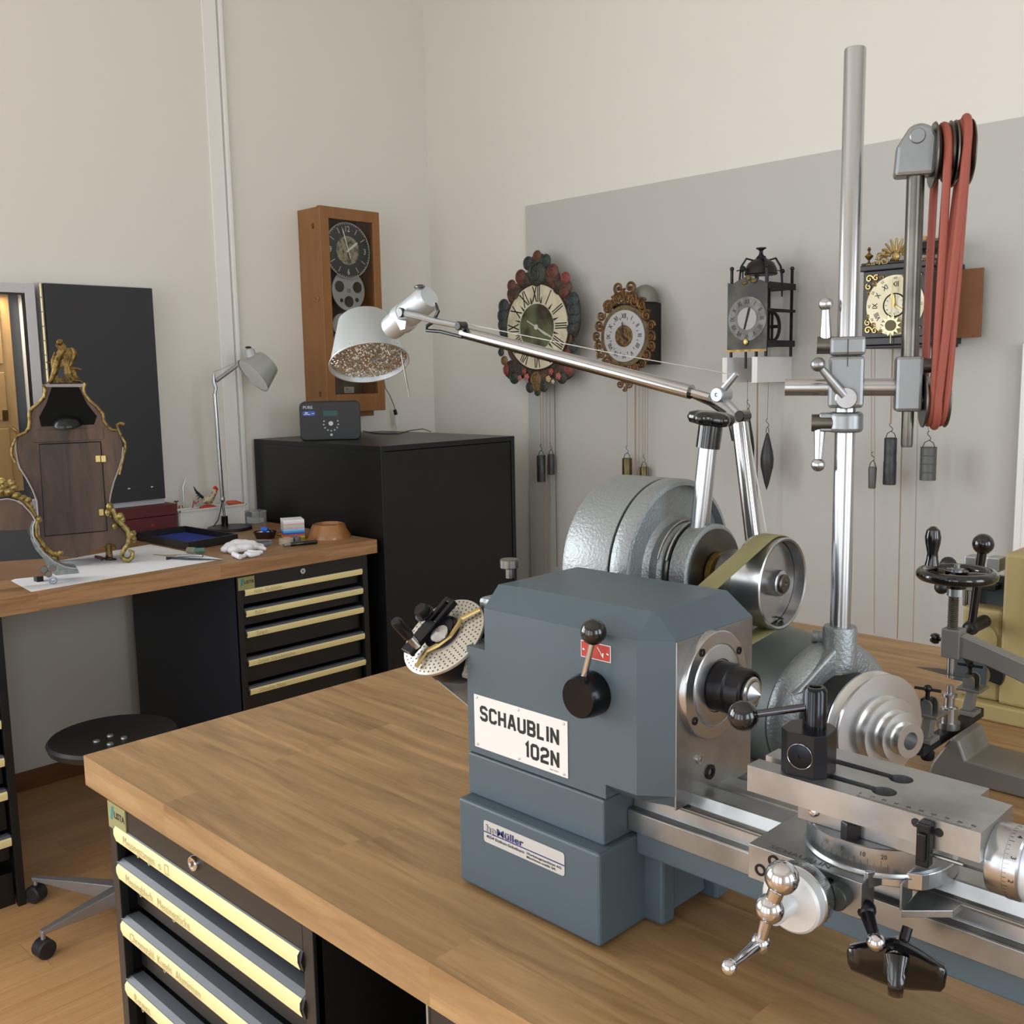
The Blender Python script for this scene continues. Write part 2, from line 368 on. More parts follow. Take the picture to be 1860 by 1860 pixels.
# tall corner cupboard
cx0,cx1,cy0,cy1,cz=XW+.025,-2.99,2.33,3.04,P(690,811,X=-2.99).z
t=thing('corner_cupboard','tall black cupboard in the corner with the radio standing on top','cupboard',(cx1,cy0,FZ))
mkobj('carcass',MB().bx(cx0,cx1,cy0,cy1,cz-.02,cz).bx(cx0,cx1,cy0,cy0+.018,FZ,cz-.02).bx(cx0,cx1,cy1-.018,cy1,FZ,cz-.02).bx(cx0,cx0+.01,cy0+.018,cy1-.018,FZ,cz-.02).bx(cx0,cx1-.02,cy0+.018,cy1-.018,FZ,FZ+.05),cabm,t,.001)
mkobj('door',MB().bx(cx1-.02,cx1-.004,cy0+.021,cy1-.021,FZ+.02,cz-.023),cabm,t,.001)

# ---------------------------------------------------------------- lathe
L=thing('precision_lathe','blue-grey bench lathe with white nameplate on the foreground worktop','lathe',(-.74,.86,BT))
SM=lambda o,n: axis_frame(o,n)
Yf=.781; xr=-.572; y0r=.804; ybk=.945; zt=1.186; zr=1.210
# pedestal
b=MB().bx(-.852,-.636,.761,.99,BT+.004,.957)
mkobj('pedestal',b,blue,L,.003)
mkobj('pedestal_rib',MB().bx(-.640,-.612,.838,.862,BT+.004,.95),blue,L,.004)
mkobj('pedestal_rib',MB().bx(-.640,-.600,.925,.95,BT+.004,.95),blue,L,.004)
mkobj('pedestal_web',MB().bx(-.63,-.616,.862,.925,BT+.012,.95),blue,L,.002)
mkobj('riser_block',MB().bx(-.853,-.6445,.779,.965,.957,1.0075),blue,L,.002)
mkobj('rubber_foot',MB().bx(-.845,-.643,.768,.984,BT,BT+.0045),blackm,L)
# headstock: straight sides with clipped corner, chamfered roof
b=MB()
zb=1.009; zn=1.025
up=[(-.853,Yf),(-.603,Yf),(xr,y0r),(xr,ybk),(-.853,ybk)]
b.prism([(-.853,Yf),(-.6435,Yf),(-.6435,ybk),(-.853,ybk)],zb,zn)
b.prism([(-.6435,Yf),(-.603,Yf),(xr,y0r),(xr,ybk),(-.6435,ybk)],1.010,zn,p2=None,M=None) if False else None
b.add([(-.6435,Yf+.018,zb+.002),(-.610,Yf+.018,zb+.002),(xr,y0r+.008,zb+.002),(xr,ybk,zb+.002),(-.6435,ybk,zb+.002),
       (-.6435,Yf,zn),(-.603,Yf,zn),(xr,y0r,zn),(xr,ybk,zn),(-.6435,ybk,zn)],
      [(4,3,2,1,0),(5,6,7,8,9),(0,1,6,5),(1,2,7,6),(2,3,8,7),(3,4,9,8),(4,0,5,9)])
b.prism([(-.853,Yf),(-.822,Yf),(-.822,ybk),(-.853,ybk)],zn,1.137)
up2=[(-.822,Yf),(-.603,Yf),(xr,y0r),(xr,ybk),(-.822,ybk)]
b.prism(up2,zn,zt)
r0=[(-.822,Yf),(-.603,Yf),(xr,y0r),(xr,ybk),(-.822,ybk)]
r1=[(-.822+.0,Yf+.030),(-.612,Yf+.028),(-.606,y0r+.010),(-.606,ybk),(-.822,ybk)]
b.prism([(-.795,Yf),(-.603,Yf),(xr,y0r),(xr,ybk),(-.795,ybk)],zt,zr,p2=[(-.795,Yf+.030),(-.606,Yf+.030),(-.604,Yf+.033),(-.604,ybk),(-.795,ybk)])
b.add([(-.822,Yf,zt),(-.795,Yf,zt),(-.795,ybk,zt),(-.822,ybk,zt),(-.822,Yf+.024,zr),(-.795,Yf+.030,zr),(-.795,ybk,zr),(-.822,ybk,zr)],[(0,3,2,1),(4,5,6,7),(0,1,5,4),(1,2,6,5),(2,3,7,6),(3,0,4,7)])
mkobj('headstock_casting',b,blue,L)
fp=[(y0r+.0002,1.0105),(ybk-.001,1.0105),(ybk-.001,zt-.001),(y0r+.0002,zt-.001)]
fm=Matrix(((0,0,1,0),(1,0,0,0),(0,1,0,0),(0,0,0,1)))
mkobj('spindle_face',MB().prism(fp,xr-.001,xr+.0012,fm),steel,L,.0003)
sc_=V((xr,.863,1.130)); AX=EX
fl_=mkobj('spindle_flange',MB().lathe([(.0565,0),(.0565,.009),(.0555,.010),(.0435,.0105),(.043,.0095),(.042,.0105),(.041,.011),(.028,.0125),(.027,.0115),(.0,.0115)],sc_,AX,64),turned,L)
for a in (35,125,215,305):
    q=sc_+V((.0102,.049*math.cos(math.radians(a)),.049*math.sin(math.radians(a))))
    g=MB().lathe([(.0042,0),(.0042,.0012),(.0022,.0012),(.0018,-.001),(0,-.001)],q,AX,12); mkobj('cap_screw',g,blackox,fl_)
mkobj('spindle_nose',MB().lathe([(.026,.010),(.026,.030),(.0245,.031),(.0235,.032),(.0235,.047),(.022,.0485),(.0195,.0485),(.019,.046),(.0,.046)],sc_,AX,48),blackox,L)
mkobj('collet',MB().lathe([(.0165,.046),(.0165,.051),(.0150,.0525),(.0125,.0525),(.0120,.0505),(.0118,.0535),(0,.061)],sc_,AX,32),turned,L)
for q,r in ((P(1271,1378,X=xr+.002),.0055),(P(1290,1402,X=xr+.002),.008)):
    mkobj('face_screw',MB().lathe([(r,-.001),(r,.0012),(r*.55,.0012),(r*.5,-.001),(0,-.001)],q,AX,16),blackox if r>.007 else chrome,L)
# dial on the front, lever, labels
kc=P(1056,1272,Y=Yf-.030); kc=V((P(1078,1258,Y=Yf).x,Yf,P(1078,1258,Y=Yf).z))
NY=V((0,-1,0))
kn=mkobj('selector_knob',MB().lathe([(.0,-.002),(.0235,-.002),(.0235,.012),(.0215,.024),(.0205,.0255),(.0,.0258)],kc,NY,48),mat('turned_black_steel','2a2b2e',.22,.9,aniso=.8),L)
lb=P(1078,1148,Y=Yf-.016)
mkobj('lever_rod',MB().cyl(kc+V((0,-.016,.018)),lb-V((0,0,.006)),.0033),chrome,L)
mkobj('lever_ball',MB().sph(lb,.0135,24),blackp,L)
def plate(name,tl,br,Y,m,par,th=.0008,rad=0):
    a=P(*tl,Y=Y); c=P(*br,Y=Y)
    return a.x,c.x,a.z,c.z
a=P(862,1261,Y=Yf); c=P(1033,1411,Y=Yf); d=P(864,1357,Y=Yf); e=P(1031,1309,Y=Yf)
x0,x1,z0,z1=(a.x+d.x)/2,(c.x+e.x)/2,c.z,a.z
z0=(c.z+d.z)/2; z1=(a.z+e.z)/2
pm=frame((x0,Yf-.0002,z0),EX,EZ,NY); W,Hh=x1-x0,z1-z0
pl_=mkobj('nameplate',MB().bx(0,W,0,Hh,0,.0008,pm),whitep,L)
for i in (0.02,.5,.98):
    for j in (.035,.965): mkobj('rivet',MB().lathe([(.0016,0),(.0013,.0008),(0,.0011)],pm@V((W*i+(0 if i==.5 else (.002 if i<.5 else -.002)),Hh*j+(.0012 if j<.5 else -.0012),.0008)),NY,10),chrome,pl_)
GL={'S':([[(4,5.6),(4,6.1),(3.1,7),(.9,7),(0,6.1),(0,4.6),(.9,3.6),(3.1,3.5),(4,2.6),(4,.9),(3.1,0),(.9,0),(0,.9),(0,1.5)]],4),
'C':([[(4,5.3),(4,6.1),(3.1,7),(.9,7),(0,6.1),(0,.9),(.9,0),(3.1,0),(4,.9),(4,1.7)]],4),
'H':([[(0,-.55),(0,7.55)],[(4,-.55),(4,7.55)],[(0,3.5),(4,3.5)]],4),'A':([[(0,-.55),(1.75,7),(2.65,7),(4.4,-.55)],[(.8,2),(3.6,2)]],4.4),
'U':([[(0,7.55),(0,.9),(.9,0),(3.1,0),(4,.9),(4,7.55)]],4),'B':([[(0,0),(0,7),(3,7),(3.9,6.1),(3.9,4.4),(3.1,3.5),(0,3.5)],[(3.1,3.5),(4,2.6),(4,.9),(3.1,0),(0,0)],[(0,-.55),(0,7.55)]],4),
'L':([[(0,7.55),(0,0),(3.6,0)]],3.6),'I':([[(0,-.55),(0,7.55)]],0),'N':([[(0,-.55),(0,7.55)],[(4,-.55),(4,7.55)],[(0,7),(4,0)]],4),
'1':([[(1,-.55),(1,7),(-.2,5.6)]],1.2),'0':([[(.9,0),(3.1,0),(4,.9),(4,6.1),(3.1,7),(.9,7),(0,6.1),(0,.9)],'c'],4),
'2':([[(0,5.3),(0,6.1),(.9,7),(3.1,7),(4,6.1),(4,4.3),(3.1,3.5),(.9,2.9),(0,2),(0,0),(4.4,0)]],4)}
def word(s,right,base,h,M,ux):
    u=h/8.2; tot=0
    for ch in s: tot+=GL[ch][1]+2.5
    x=right-(tot-2.5)*ux
    mb=MB()
    for k,ch in enumerate(s):
        st,wd=GL[ch]; cl='c' in st
        for i,q in enumerate([t for t in st if t!='c']): mb.ribbon([(x+p[0]*ux,base+(p[1]+.55)*u) for p in q],1.75*u,M,closed=cl,h=.0010+.00001*i)
        x+=(wd+2.5)*ux
    return mb
uxx=W*.825/(sum(GL[ch][1]+2.5 for ch in 'SCHAUBLIN')-2.5)
mkobj('lettering',word('SCHAUBLIN',W*.905,Hh*.54,Hh*.275,pm,uxx),ink,pl_)
mkobj('lettering',word('102N',W*.905,Hh*.135,Hh*.275,pm,uxx),ink,pl_)
g=MB()
for i in range(14):
    if i!=6: g.bx(W*.82+i*.0009,W*.82+i*.0009+.0006,Hh*.05,Hh*.05+.0011,.0008,.0009,pm)
mkobj('small_print',g,mat('grey_ink','77777a',.7),pl_,kind='stuff')
# dealer sticker on the pedestal
a=P(879,1486,Y=.7608); c=P(1026,1592,Y=.7608); d=P(881,1528,Y=.7608)
W2=c.x-a.x; H2=(a.z-d.z+P(1026,1552,Y=.7608).z-c.z)/2; z0=(c.z+d.z)/2
pm2=frame((a.x,.7606,z0),EX,EZ,NY)
def rrect(w,h,r,n=5):
    o=[]
    for cx,cy,a0 in ((w-r,h-r,0),(r,h-r,90),(r,r,180),(w-r,r,270)):
        o+=[(cx+r*math.cos(math.radians(a0+90*i/n)),cy+r*math.sin(math.radians(a0+90*i/n))) for i in range(n+1)]
    return o
st=mkobj('dealer_sticker',MB().prism(rrect(W2,H2,.0035),0,.0004,pm2),mat('silver_sticker','c4c2c0',.4,.3),L)
T2=lambda x,y,h=.0006: pm2@Matrix.Translation((x,y,h))
def fit(mb,s_,x0,x1,y,h,z=.0006,bold=0):
    text(MB(),s_,1,Matrix.Identity(4),'LEFT',bold); w_=max(v[0] for v in TC[(s_,'LEFT',bold)][0]); size=h/.72
    text(mb,s_,size,T2(x0,y,z),'LEFT',bold,sx=(x1-x0)/(w_*size))
g=MB(); fit(g,'hp',W2*.030,W2*.165,H2*.54,H2*.30,bold=.035); mkobj('lettering_outline',g,mat('dark_outline_ink','4a4a52',.5),st)
g=MB(); fit(g,'hp',W2*.033,W2*.162,H2*.545,H2*.29,z=.0009); mkobj('lettering_fill',g,mat('silver_sticker','c4c2c0',.4,.3),st)
g=MB(); fit(g,'Müller',W2*.17,W2*.515,H2*.53,H2*.31,bold=.02); g.bx(0,W2,H2*.445,H2*.495,.0004,.00055,pm2); mkobj('lettering_blue',g,navyink,st)
g=MB(); fit(g,'4554 Etziken-Solothurn',W2*.035,W2*.52,H2*.24,H2*.13,bold=.015); fit(g,'Werkzeugmaschinen AG',W2*.55,W2*.965,H2*.27,H2*.10,bold=.02); fit(g,'Machines-outils SA',W2*.55,W2*.90,H2*.11,H2*.10,bold=.02); mkobj('lettering_small',g,ink,st)
# red direction label
a=P(1056,1163,Y=Yf); c=P(1110,1203,Y=Yf); d=P(1057,1193,Y=Yf); W3=c.x-a.x; H3=a.z-d.z
pm3=frame((a.x,Yf-.0002,(c.z+d.z)/2),EX,EZ,NY)
rl=mkobj('direction_label',MB().bx(0,W3,0,H3,0,.0006,pm3),whitep,L)
mkobj('red_field',MB().bx(.0008,W3-.0008,.0008,H3-.0008,.0006,.0008,pm3),redlab,rl)
g=MB(); g.ribbon([(W3*.56,H3*.78),(W3*.72,H3*.38)],.0009,pm3,h=.001); g.add([pm3@V((W3*.66,H3*.42,.001)),pm3@V((W3*.78,H3*.5,.001)),pm3@V((W3*.76,H3*.18,.001))],[(0,1,2)])
g.ribbon([(W3*.28,H3*.2),(W3*.32,H3*.55)],.0012,pm3,h=.001); mkobj('arrow',g,whitep,rl)
for i in (.09,.9): mkobj('rivet',MB().lathe([(.0015,0),(0,.001)],pm3@V((W3*i,H3*.45,.0008)),NY,8),chrome,rl)
# oil knob on top, little hole
q=P(926,1052,Z=1.21); q=V((-.806,.825,1.210))
q=P(926,1048,Z=zr)
mkobj('oil_cap',MB().lathe([(.005,-.001),(.005,.010),(.0108,.011),(.0115,.012),(.0115,.021),(.0105,.022),(0,.022)],q,EZ,24),steeld,L)
# bed
bp=[(.818,.963),(.818,.985),(.8195,.9865),(.828,.987),(.829,1.003),(.8195,1.0045),(.8190,1.0075),(.8225,1.0085),(.8255,1.006),(.829,1.008),(.8335,1.0195),(.8355,1.0200),(.861,1.0200),(.8625,1.017),(.864,1.008),(.876,1.008),(.879,1.014),(.884,1.016),(.906,1.016),(.910,1.006),(.948,1.004),(.948,.963)]
mkobj('bed_ways',MB().prism(bp,-.6435,.35,fm),steel,L,.0004)
mkobj('bed_body',MB().bx(-.636,.35,.8225,.944,.937,.9632),blue,L,.002)
mkobj('bed_foot',MB().bx(.0,.16,.79,.975,BT,.9370),blue,L,.004)
# dividing attachment on the left end
dn=V((0,-.663,.749)); dc=P(805,1155,X=-.905)
dR=.0565; Md=frame(dc,EX,V((0,.749,.663)),dn)
mkobj('dividing_arm',MB().bx(-.893,-.850,.838,.90,1.135,1.180).bx(-.885,-.853,.79,.88,1.09,1.135),hammer,L,.006)
mkobj('dividing_body',MB().lathe([(.036,-.05),(.043,-.035),(.043,-.012),(.04,-.004),(0,-.004)],dc,dn,32),blackox,L)
mkobj('dividing_bracket',MB().add([V((-.93,dc.y-.01,1.09)),V((-.855,.80,1.045)),V((-.855,.83,1.09)),V((-.90,.83,1.12)),V((-.93,dc.y+.01,1.09)),V((-.855,.82,1.045)),V((-.855,.86,1.09)),V((-.90,.86,1.12))],[(0,1,2,3),(7,6,5,4),(0,4,5,1),(1,5,6,2),(2,6,7,3),(3,7,4,0)]),steeld,L,.002)
dp=mkobj('dividing_plate',MB().lathe([(0,-.004),(dR,-.004),(dR,-.0006),(dR-.001,0),(0,0)],dc,dn,72),mat('plate_steel','c4bfb4',.36,.7),L)
g=MB()
for i,(r,nn) in enumerate(((.0525,49),(.0475,43),(.0425,39),(.0375,33),(.0325,29),(.0275,23))):
    for k in range(nn):
        t=2*math.pi*(k+.3*i)/nn; c=Md@V((r*math.cos(t),r*math.sin(t),.0001))
        g.add([c+EX*(.0012*math.cos(s))+V((0,.749,.663))*(.0012*math.sin(s)) for s in [j*math.pi/3 for j in range(6)]],[tuple(range(6))])
mkobj('index_holes',g,ink,dp,kind='stuff')
pd=lambda x,y,h: Md@V((*(lambda q:((q-dc).dot(EX),(q-dc).dot(V((0,.749,.663)))))(P(x,y,pl=(dc,dn))),h))
# brass sector arms
pts=[pd(759,1215,.004),pd(778,1186,.004),pd(800,1176,.005),pd(822,1160,.005),pd(836,1140,.005),pd(842,1128,.005),pd(875,1110,.004)]
mkobj('sector_arms',MB().tube(pts,.0035,6,sq=(1,.7)),brassb,L,ang=.4)
mkobj('sector_hub',MB().lathe([(.024,.0003),(.024,.004),(.0185,.005),(.0185,.008),(.0,.008)],Md@V((-.003,.003,0)),dn,32),blackox,L)
# crank
a=pd(748,1196,.012); c=pd(829,1100,.012); u=(c-a).normalized(); v=dn.cross(u); Mc=frame((a+c)/2,u,v,dn); Lc=(c-a).length/2
g=MB()
wd=.0095
g.bx(-Lc,Lc*.15,-wd,wd,-.005,.003,Mc).bx(Lc*.15,Lc,-wd,-.0035,-.005,.003,Mc).bx(Lc*.15,Lc,.0035,wd,-.005,.003,Mc).bx(Lc*.86,Lc,-.0035,.0035,-.005,.003,Mc)
mkobj('crank_arm',g,blackox,L,.001)
h=pd(783,1128,.015)
g=MB().lathe([(.0125,0),(.0125,.002),(.0105,.0025)],h,dn,24); g.lathe([(.0098,.002),(.0098,.0095),(.0085,.0115),(0,.0115)],h,dn,6); mkobj('hex_nut',g,blackox,L)
mkobj('nut_washer',MB().lathe([(.012,.009),(.012,.011),(.007,.0115),(0,.0125)],pd(806,1160,0),dn,24),turned,L)
h0=pd(770,1186,.015); h1=h0+dn*.018; h2=h0+dn*.050
mkobj('handle_collar',MB().cyl(h0,h1,.0055),chrome,L)
mkobj('knurled_handle',MB().lathe([(.006,0),(.0068,.002),(.0070,.028),(.006,.031),(0,.0312)],h1,dn,20),blackox,L)

# saddle and compound slide: the carriage sits forward on the ways
XF=Matrix.Translation((-.458,.756,1.030))@Matrix.Scale(.9545,4)@Matrix.Translation((.48,-.792,-1.01))
sx0,sx1=-.480,-.368
sad=MB().prism([(.792,.976),(.792,1.010),(.900,1.010),(.960,1.010),(.960,.976),(.95,.976),(.95,1.004),(.8175,1.004),(.8175,.976)],sx0,sx1,fm)
mkobj('saddle',sad,steel,L,.0008)
cc=V((-.3905,.871,0)); 
def arc(c,r,a0,a1,n): return [(c.x+r*math.cos(math.radians(a0+(a1-a0)*i/n)),c.y+r*math.sin(math.radians(a0+(a1-a0)*i/n))) for i in range(n+1)]
mkobj('saddle_flange',MB().prism([(sx1-.004,.804),(sx1-.0008,.804),(sx1+.006,.818)]+arc(cc,.0700,-34,70,18)+[(sx1-.004,.93)],1.000,1.0150),turned,L,.0008)
sw=mkobj('swivel_base',MB().lathe([(.064,0),(.0645,.001),(.064,.0240),(.063,.0250),(0,.0250)],V((cc.x,cc.y,1.0105)),EZ,96),steel,L)
mkobj('saddle_boss',MB().lathe([(.0665,0),(.0655,.001),(.0648,.004),(0,.004)],V((cc.x,cc.y,1.0095)),EZ,96),steel,L)
g=MB()
for i in range(-36,37):
    a=math.radians(-90+i*1.0-3); ln=.010 if i%10==0 else (.0075 if i%5==0 else .005)
    c=V((cc.x+.0647*math.cos(a),cc.y+.0647*math.sin(a),1.0145)); u=V((-math.sin(a),math.cos(a),0)); g.bx(-.00012,.00012,0,ln,0,.0001,frame(c,u,EZ))
for k,s in ((-10,'10'),(0,'0'),(10,'10'),(20,'20')):
    a=math.radians(-93+k*1.0*1.6); c=V((cc.x+.0647*math.cos(a),cc.y+.0647*math.sin(a),1.0265)); u=V((-math.sin(a),math.cos(a),0)); text(g,s,.0055,frame(c,u,EZ)@Matrix.Rotation(0,4,'Z'),align='CENTER')
mkobj('degree_marks',g,ink,sw)
g=MB(); text(g,'SCHAUBLIN',.0095,frame((-.462,.7975,1.0101),EX,EY),sx=1.2); mkobj('engraving',g,mat('engraved','5d5a55',.6),L)
for xx,zz_,r in ((1381,1580,.0058),(1405,1564,.0058),(1508,1605,.0058)):
    mkobj('cap_screw',MB().lathe([(r,-.001),(r,.0008),(r*.6,.0008),(r*.55,-.001),(0,-.001)],P(xx,zz_,Y=.792),NY,16),blackox,L)
q=P(1527,1622,Y=.792); mkobj('plug_knob',MB().lathe([(.0115,0),(.0115,.012),(.0105,.013),(0,.013)],q,NY,24),mat('green_black_plastic','1f2624',.35),L)
sby=P(1462,1490,Z=1.0355).y
mkobj('slide_base',MB().bx(-.446,-.326,sby,.905,1.0355,1.0605),steel,L,.0005)
q=P(1478,1474,Y=sby-.0005); mkobj('oiler',MB().lathe([(.0052,0),(.0048,.002),(.003,.0028),(0,.003)],q,NY,16),chrome,L)
q=P(1546,1519,Z=1.0355); mkobj('clamp_nut',MB().lathe([(.0092,0),(.0092,.013),(.0082,.0145),(0,.0145)],V((q.x,q.y,1.0355)),EZ,6),blackox,L)
# top slide with two T-slots and keyholes (bars between slots)
zt2=1.085; zl=1.0600
tx0,tx1=-.484,-.273; ya,yb=.795,.889
def arcp(c,r,a0,a1,n=10): return arc(V((c[0],c[1],0)),r,a0,a1,n)
k1=(-.364,.8215); k2=(-.365,.8575); kr=.0105; hs=.0062
lowb=MB().bx(tx0,tx1,ya,yb-.02,zl,zl+.013)
mkobj('top_slide_body',lowb,steel,L)
slab=MB()
slab.prism([(tx0,ya),(-.374,ya+.0),(-.374,ya+.0)][:2]+[(-.360,ya),(-.360,k1[1]-kr),(-.3635,k1[1]-kr)]+arcp(k1,kr,-95,-153,5)+[(tx0,k1[1]-hs)],zl+.013,zt2)
slab.prism([(tx0,k1[1]+hs)]+arcp(k1,kr,153,90,5)+[(-.3642,k1[1]+kr),(-.3642,k2[1]-kr)]+arcp(k2,kr,-90,-153,5)+[(tx0,k2[1]-hs)],zl+.013,zt2)
slab.prism([(tx0+.04,k2[1]+hs)]+arcp(k2,kr,153,90,5)+[(-.3642,k2[1]+kr),(-.3642,yb),(tx0+.04,yb)],zl+.013,zt2)
slab.prism([(-.3642,k2[1]-kr),(-.3642,k1[1]+kr)]+arcp(k1,kr,88,-88,12)+[(-.3600,k1[1]-kr),(-.3600,ya),(tx1,ya),(tx1,.866),(-.300,.868),(-.300,yb),(-.3642,yb),(-.3642,k2[1]+kr)]+arcp(k2,kr,88,-88,12),zl+.013,zt2)
ts=mkobj('top_slide',slab,steel,L)
g=MB()
for i in range(0,91):
    x=-.3775+i*.00106; ln=.0055 if i%10==0 else (.0044 if i%5==0 else .0032)
    g.bx(x,x+.00018,ya+.0008,ya+.0008+ln,zt2,zt2+.0001)
for i in range(10): text(g,str(i*10),.0044,frame((-.3775+i*.0106,ya+.0078,zt2),EX,EY),align='CENTER',ext=.0002)
mkobj('slide_scale',g,ink,ts)
mkobj('scale_pointer',MB().bx(-.320,-.309,.784,.7945,1.046,1.0835).bx(-.318,-.311,.781,.7842,1.052,1.076),blackox,L,.0015)
mkobj('stop_rod',MB().cyl((-.310,.797,1.0535),(-.286,.797,1.0535),.0016),steel,L)
for xx,yy in ((1663,1494),(1705,1512)): mkobj('side_hole',MB().lathe([(.0038,-.001),(.0038,.0003),(0,.0003)],P(xx,yy,Y=ya),NY,14),ink,L)
# top slide dial and handwheel
dc2=V((tx1,.832,1.053))
dl=mkobj('feed_dial',MB().lathe([(.0285,.0),(.0295,.002),(.0295,.014),(.030,.0145),(.030,.024),(.0285,.0255),(0,.0255)],dc2,EX,64),turned,L)
g=MB()
for i in range(50):
    a=2*math.pi*i/50; c=dc2+V((.0148,.0301*math.sin(a),.0301*math.cos(a))); g.bx(0,.004 if i%5==0 else .0025,-.0001,.0001,0,.0001,frame(c,EX,V((0,math.cos(a),-math.sin(a)))))
for i in range(10):
    a=2*math.pi*(i+.3)/10+math.pi; c=dc2+V((.0195,.0301*math.sin(a),.0301*math.cos(a))); text(g,str(i),.0055,frame(c,V((0,-math.cos(a),math.sin(a))),EX),align='CENTER')
mkobj('dial_marks',g,ink,dl)
mkobj('handwheel_disc',MB().lathe([(.0275,.0255),(.0285,.028),(.0285,.040),(.026,.0425),(0,.0425)],dc2,EX,64),mat('satin_aluminium','c9d0da',.4,.5),L)
mkobj('handwheel_crank',MB().cyl(dc2+V((.042,0,0)),dc2+V((.075,0,0)),.011).cyl(dc2+V((.065,0,0)),dc2+V((.065,-.03,.05)),.006),turned,L)
# cross slide dial, ball crank
fc=P(1434,1640,Y=.752); fc=V((fc.x,.799,fc.z))
dl=mkobj('cross_dial',MB().lathe([(.012,.004),(.012,.020),(.0285,.021),(.0290,.023),(.0290,.034),(.028,.035)],fc,NY,64),turned,L)
mkobj('cross_dial_disc',MB().lathe([(.0275,.0345),(.0278,.037),(.0278,.045),(.0255,.047),(.009,.0485),(.009,.075),(0,.075)],fc,NY,64),mat('satin_aluminium2','d2d4d6',.42,.5),L)
g=MB()
for i in range(100):
    a=2*math.pi*i/100; c=fc+V((.0291*math.sin(a),-.028,.0291*math.cos(a))); g.bx(-.0001,.0001,0,.006 if i%5==0 else .004,0,.0001,frame(c,V((math.cos(a),0,-math.sin(a))),NY))
for i in range(10):
    a=2*math.pi*(i+.3)/10; c=fc+V((.0291*math.sin(a),-.0235,.0291*math.cos(a))); text(g,str(9-i),.0055,frame(c,V((math.cos(a),0,-math.sin(a))),V((0,1,0))),align='CENTER')
mkobj('dial_marks',g,ink,dl)
yb_=.712
b1=P(1398,1650,Y=yb_); b0=P(1420,1594,Y=yb_); b2=P(1381,1713,Y=yb_)
h3=V((b2.x,b2.y-.048,b2.z))
g=MB().sph(b1,.0125).sph(b0,.0142).sph(b2,.0085)
g.lathe([(.0062,0),(.0075,(b0-b1).length)],b1,b0-b1,20).lathe([(.0062,0),(.0048,(b2-b1).length)],b1,b2-b1,20)
mkobj('ball_crank',g,chrome,L)
g=MB().lathe([(.0035,0),(.0042,.004),(.0058,.012),(.0036,.036),(.0034,.044)],b2,h3-b2,16).sph(h3,.0068); mkobj('crank_grip',g,chrome,L)
# clamp lever and star grip under the saddle
a=P(1572,1652,Y=.80); c=P(1591,1711,Y=.775); 
mkobj('clamp_lever',MB().sph(a,.009).lathe([(.0065,0),(.0042,(c-a).length)],a,c-a,16),blackox,L); mkobj('clamp_ball',MB().sph(c,.0080),chrome,L)
s0=P(1628,1752,Y=.79)
g=MB(); g.lathe([(.0,.018),(.010,.018),(.012,.012),(.013,-.004),(.009,-.014),(0,-.014)],s0,EZ,24)
for q in ((1540,1738),(1718,1780),(1626,1808),(1642,1722)):
    e=P(*q,Z=s0.z-.004) if q!=(1626,1808) else P(*q,Z=s0.z-.016); d=e-s0; d=d.normalized()*min(d.length,.052); Lw=d.length; u=d.normalized(); v=u.cross(EZ).normalized(); wv=v.cross(u)
    Mw=frame(s0,u,v)
    for k in (1,):
        vs=[];pr=[(0,.010,.019),(.35*Lw,.008,.0165),(.7*Lw,.0065,.0125),(.93*Lw,.0058,.0105),(Lw,.003,.006)]
        for xx,hw,hh in pr: vs+= [(xx,-hw,-hh),(xx,-hw*.5,-hh*1.15),(xx,hw*.5,-hh*1.15),(xx,hw,-hh),(xx,hw,hh*.7),(xx,hw*.5,hh),(xx,-hw*.5,hh),(xx,-hw,hh*.7)]
        fs=[]
        for i in range(4):
            for j in range(8): fs.append((i*8+j,i*8+(j+1)%8,(i+1)*8+(j+1)%8,(i+1)*8+j))
        fs.append(tuple(range(32,40))); fs.append(tuple(range(8))); g.add(vs,fs,Mw)
g.smooth=True
mkobj('star_grip',g,blackp,L,ang=1.0)
mkobj('star_grip_stud',MB().cyl(s0,(s0.x,s0.y+.02,.975),.0045),blackox,L)
# L bracket
a=P(1637,1654,Y=.812); zb3=a.z
foot=[P(*q,Z=zb3) for q in ((1637,1654),(1731,1654),(1748,1640),(1705,1606),(1672,1612))]
g=MB().prism([(q.x,q.y) for q in foot],zb3-.0065,zb3)
mkobj('stop_bracket_foot',g,steel,L,.0004)
q0,q1=foot[0],foot[4]; zt3=P(1637,1606,Y=a.y).z; d=(q1-q0).normalized()
g=MB().prism([(0,0),(.028,0),(.028,.002),(0,.002)],0,zt3-zb3,frame(q0,V((d.x,d.y,0)),V((-d.y,d.x,0)))); mkobj('stop_bracket',g,steel,L,.0003)
# tool post
tp=V((-.437,.823,zt2)); hw=.0215; ch=.009
g=MB().prism([(-hw+ch,-hw),(hw-ch,-hw),(hw,-hw+ch),(hw,hw-ch),(hw-ch,hw),(-hw+ch,hw),(-hw,hw-ch),(-hw,-hw+ch)],0,.040,Matrix.Translation(tp)@Matrix.Rotation(math.radians(8),4,'Z'))
mkobj('tool_post',g,blackox,L,.0006)
Mt=Matrix.Translation(tp)@Matrix.Rotation(math.radians(8),4,'Z')
pc_=Mt@V((.0,-hw-.0002,.0195)); pn=(Mt.to_3x3()@V((0,-1,0)))
mkobj('post_dial',MB().lathe([(.0118,0),(.0118,.0007),(.0110,.0009),(.0016,.0009),(.001,-.001),(0,-.001)],pc_,pn,32),mat('dial_black','1b1f24',.25,.8),L)
mkobj('dial_edge',MB().torus(pc_+pn*.0008,pn,.0116,.0002,40,6),chrome,L)
top=tp+V((.003,.004,.040))
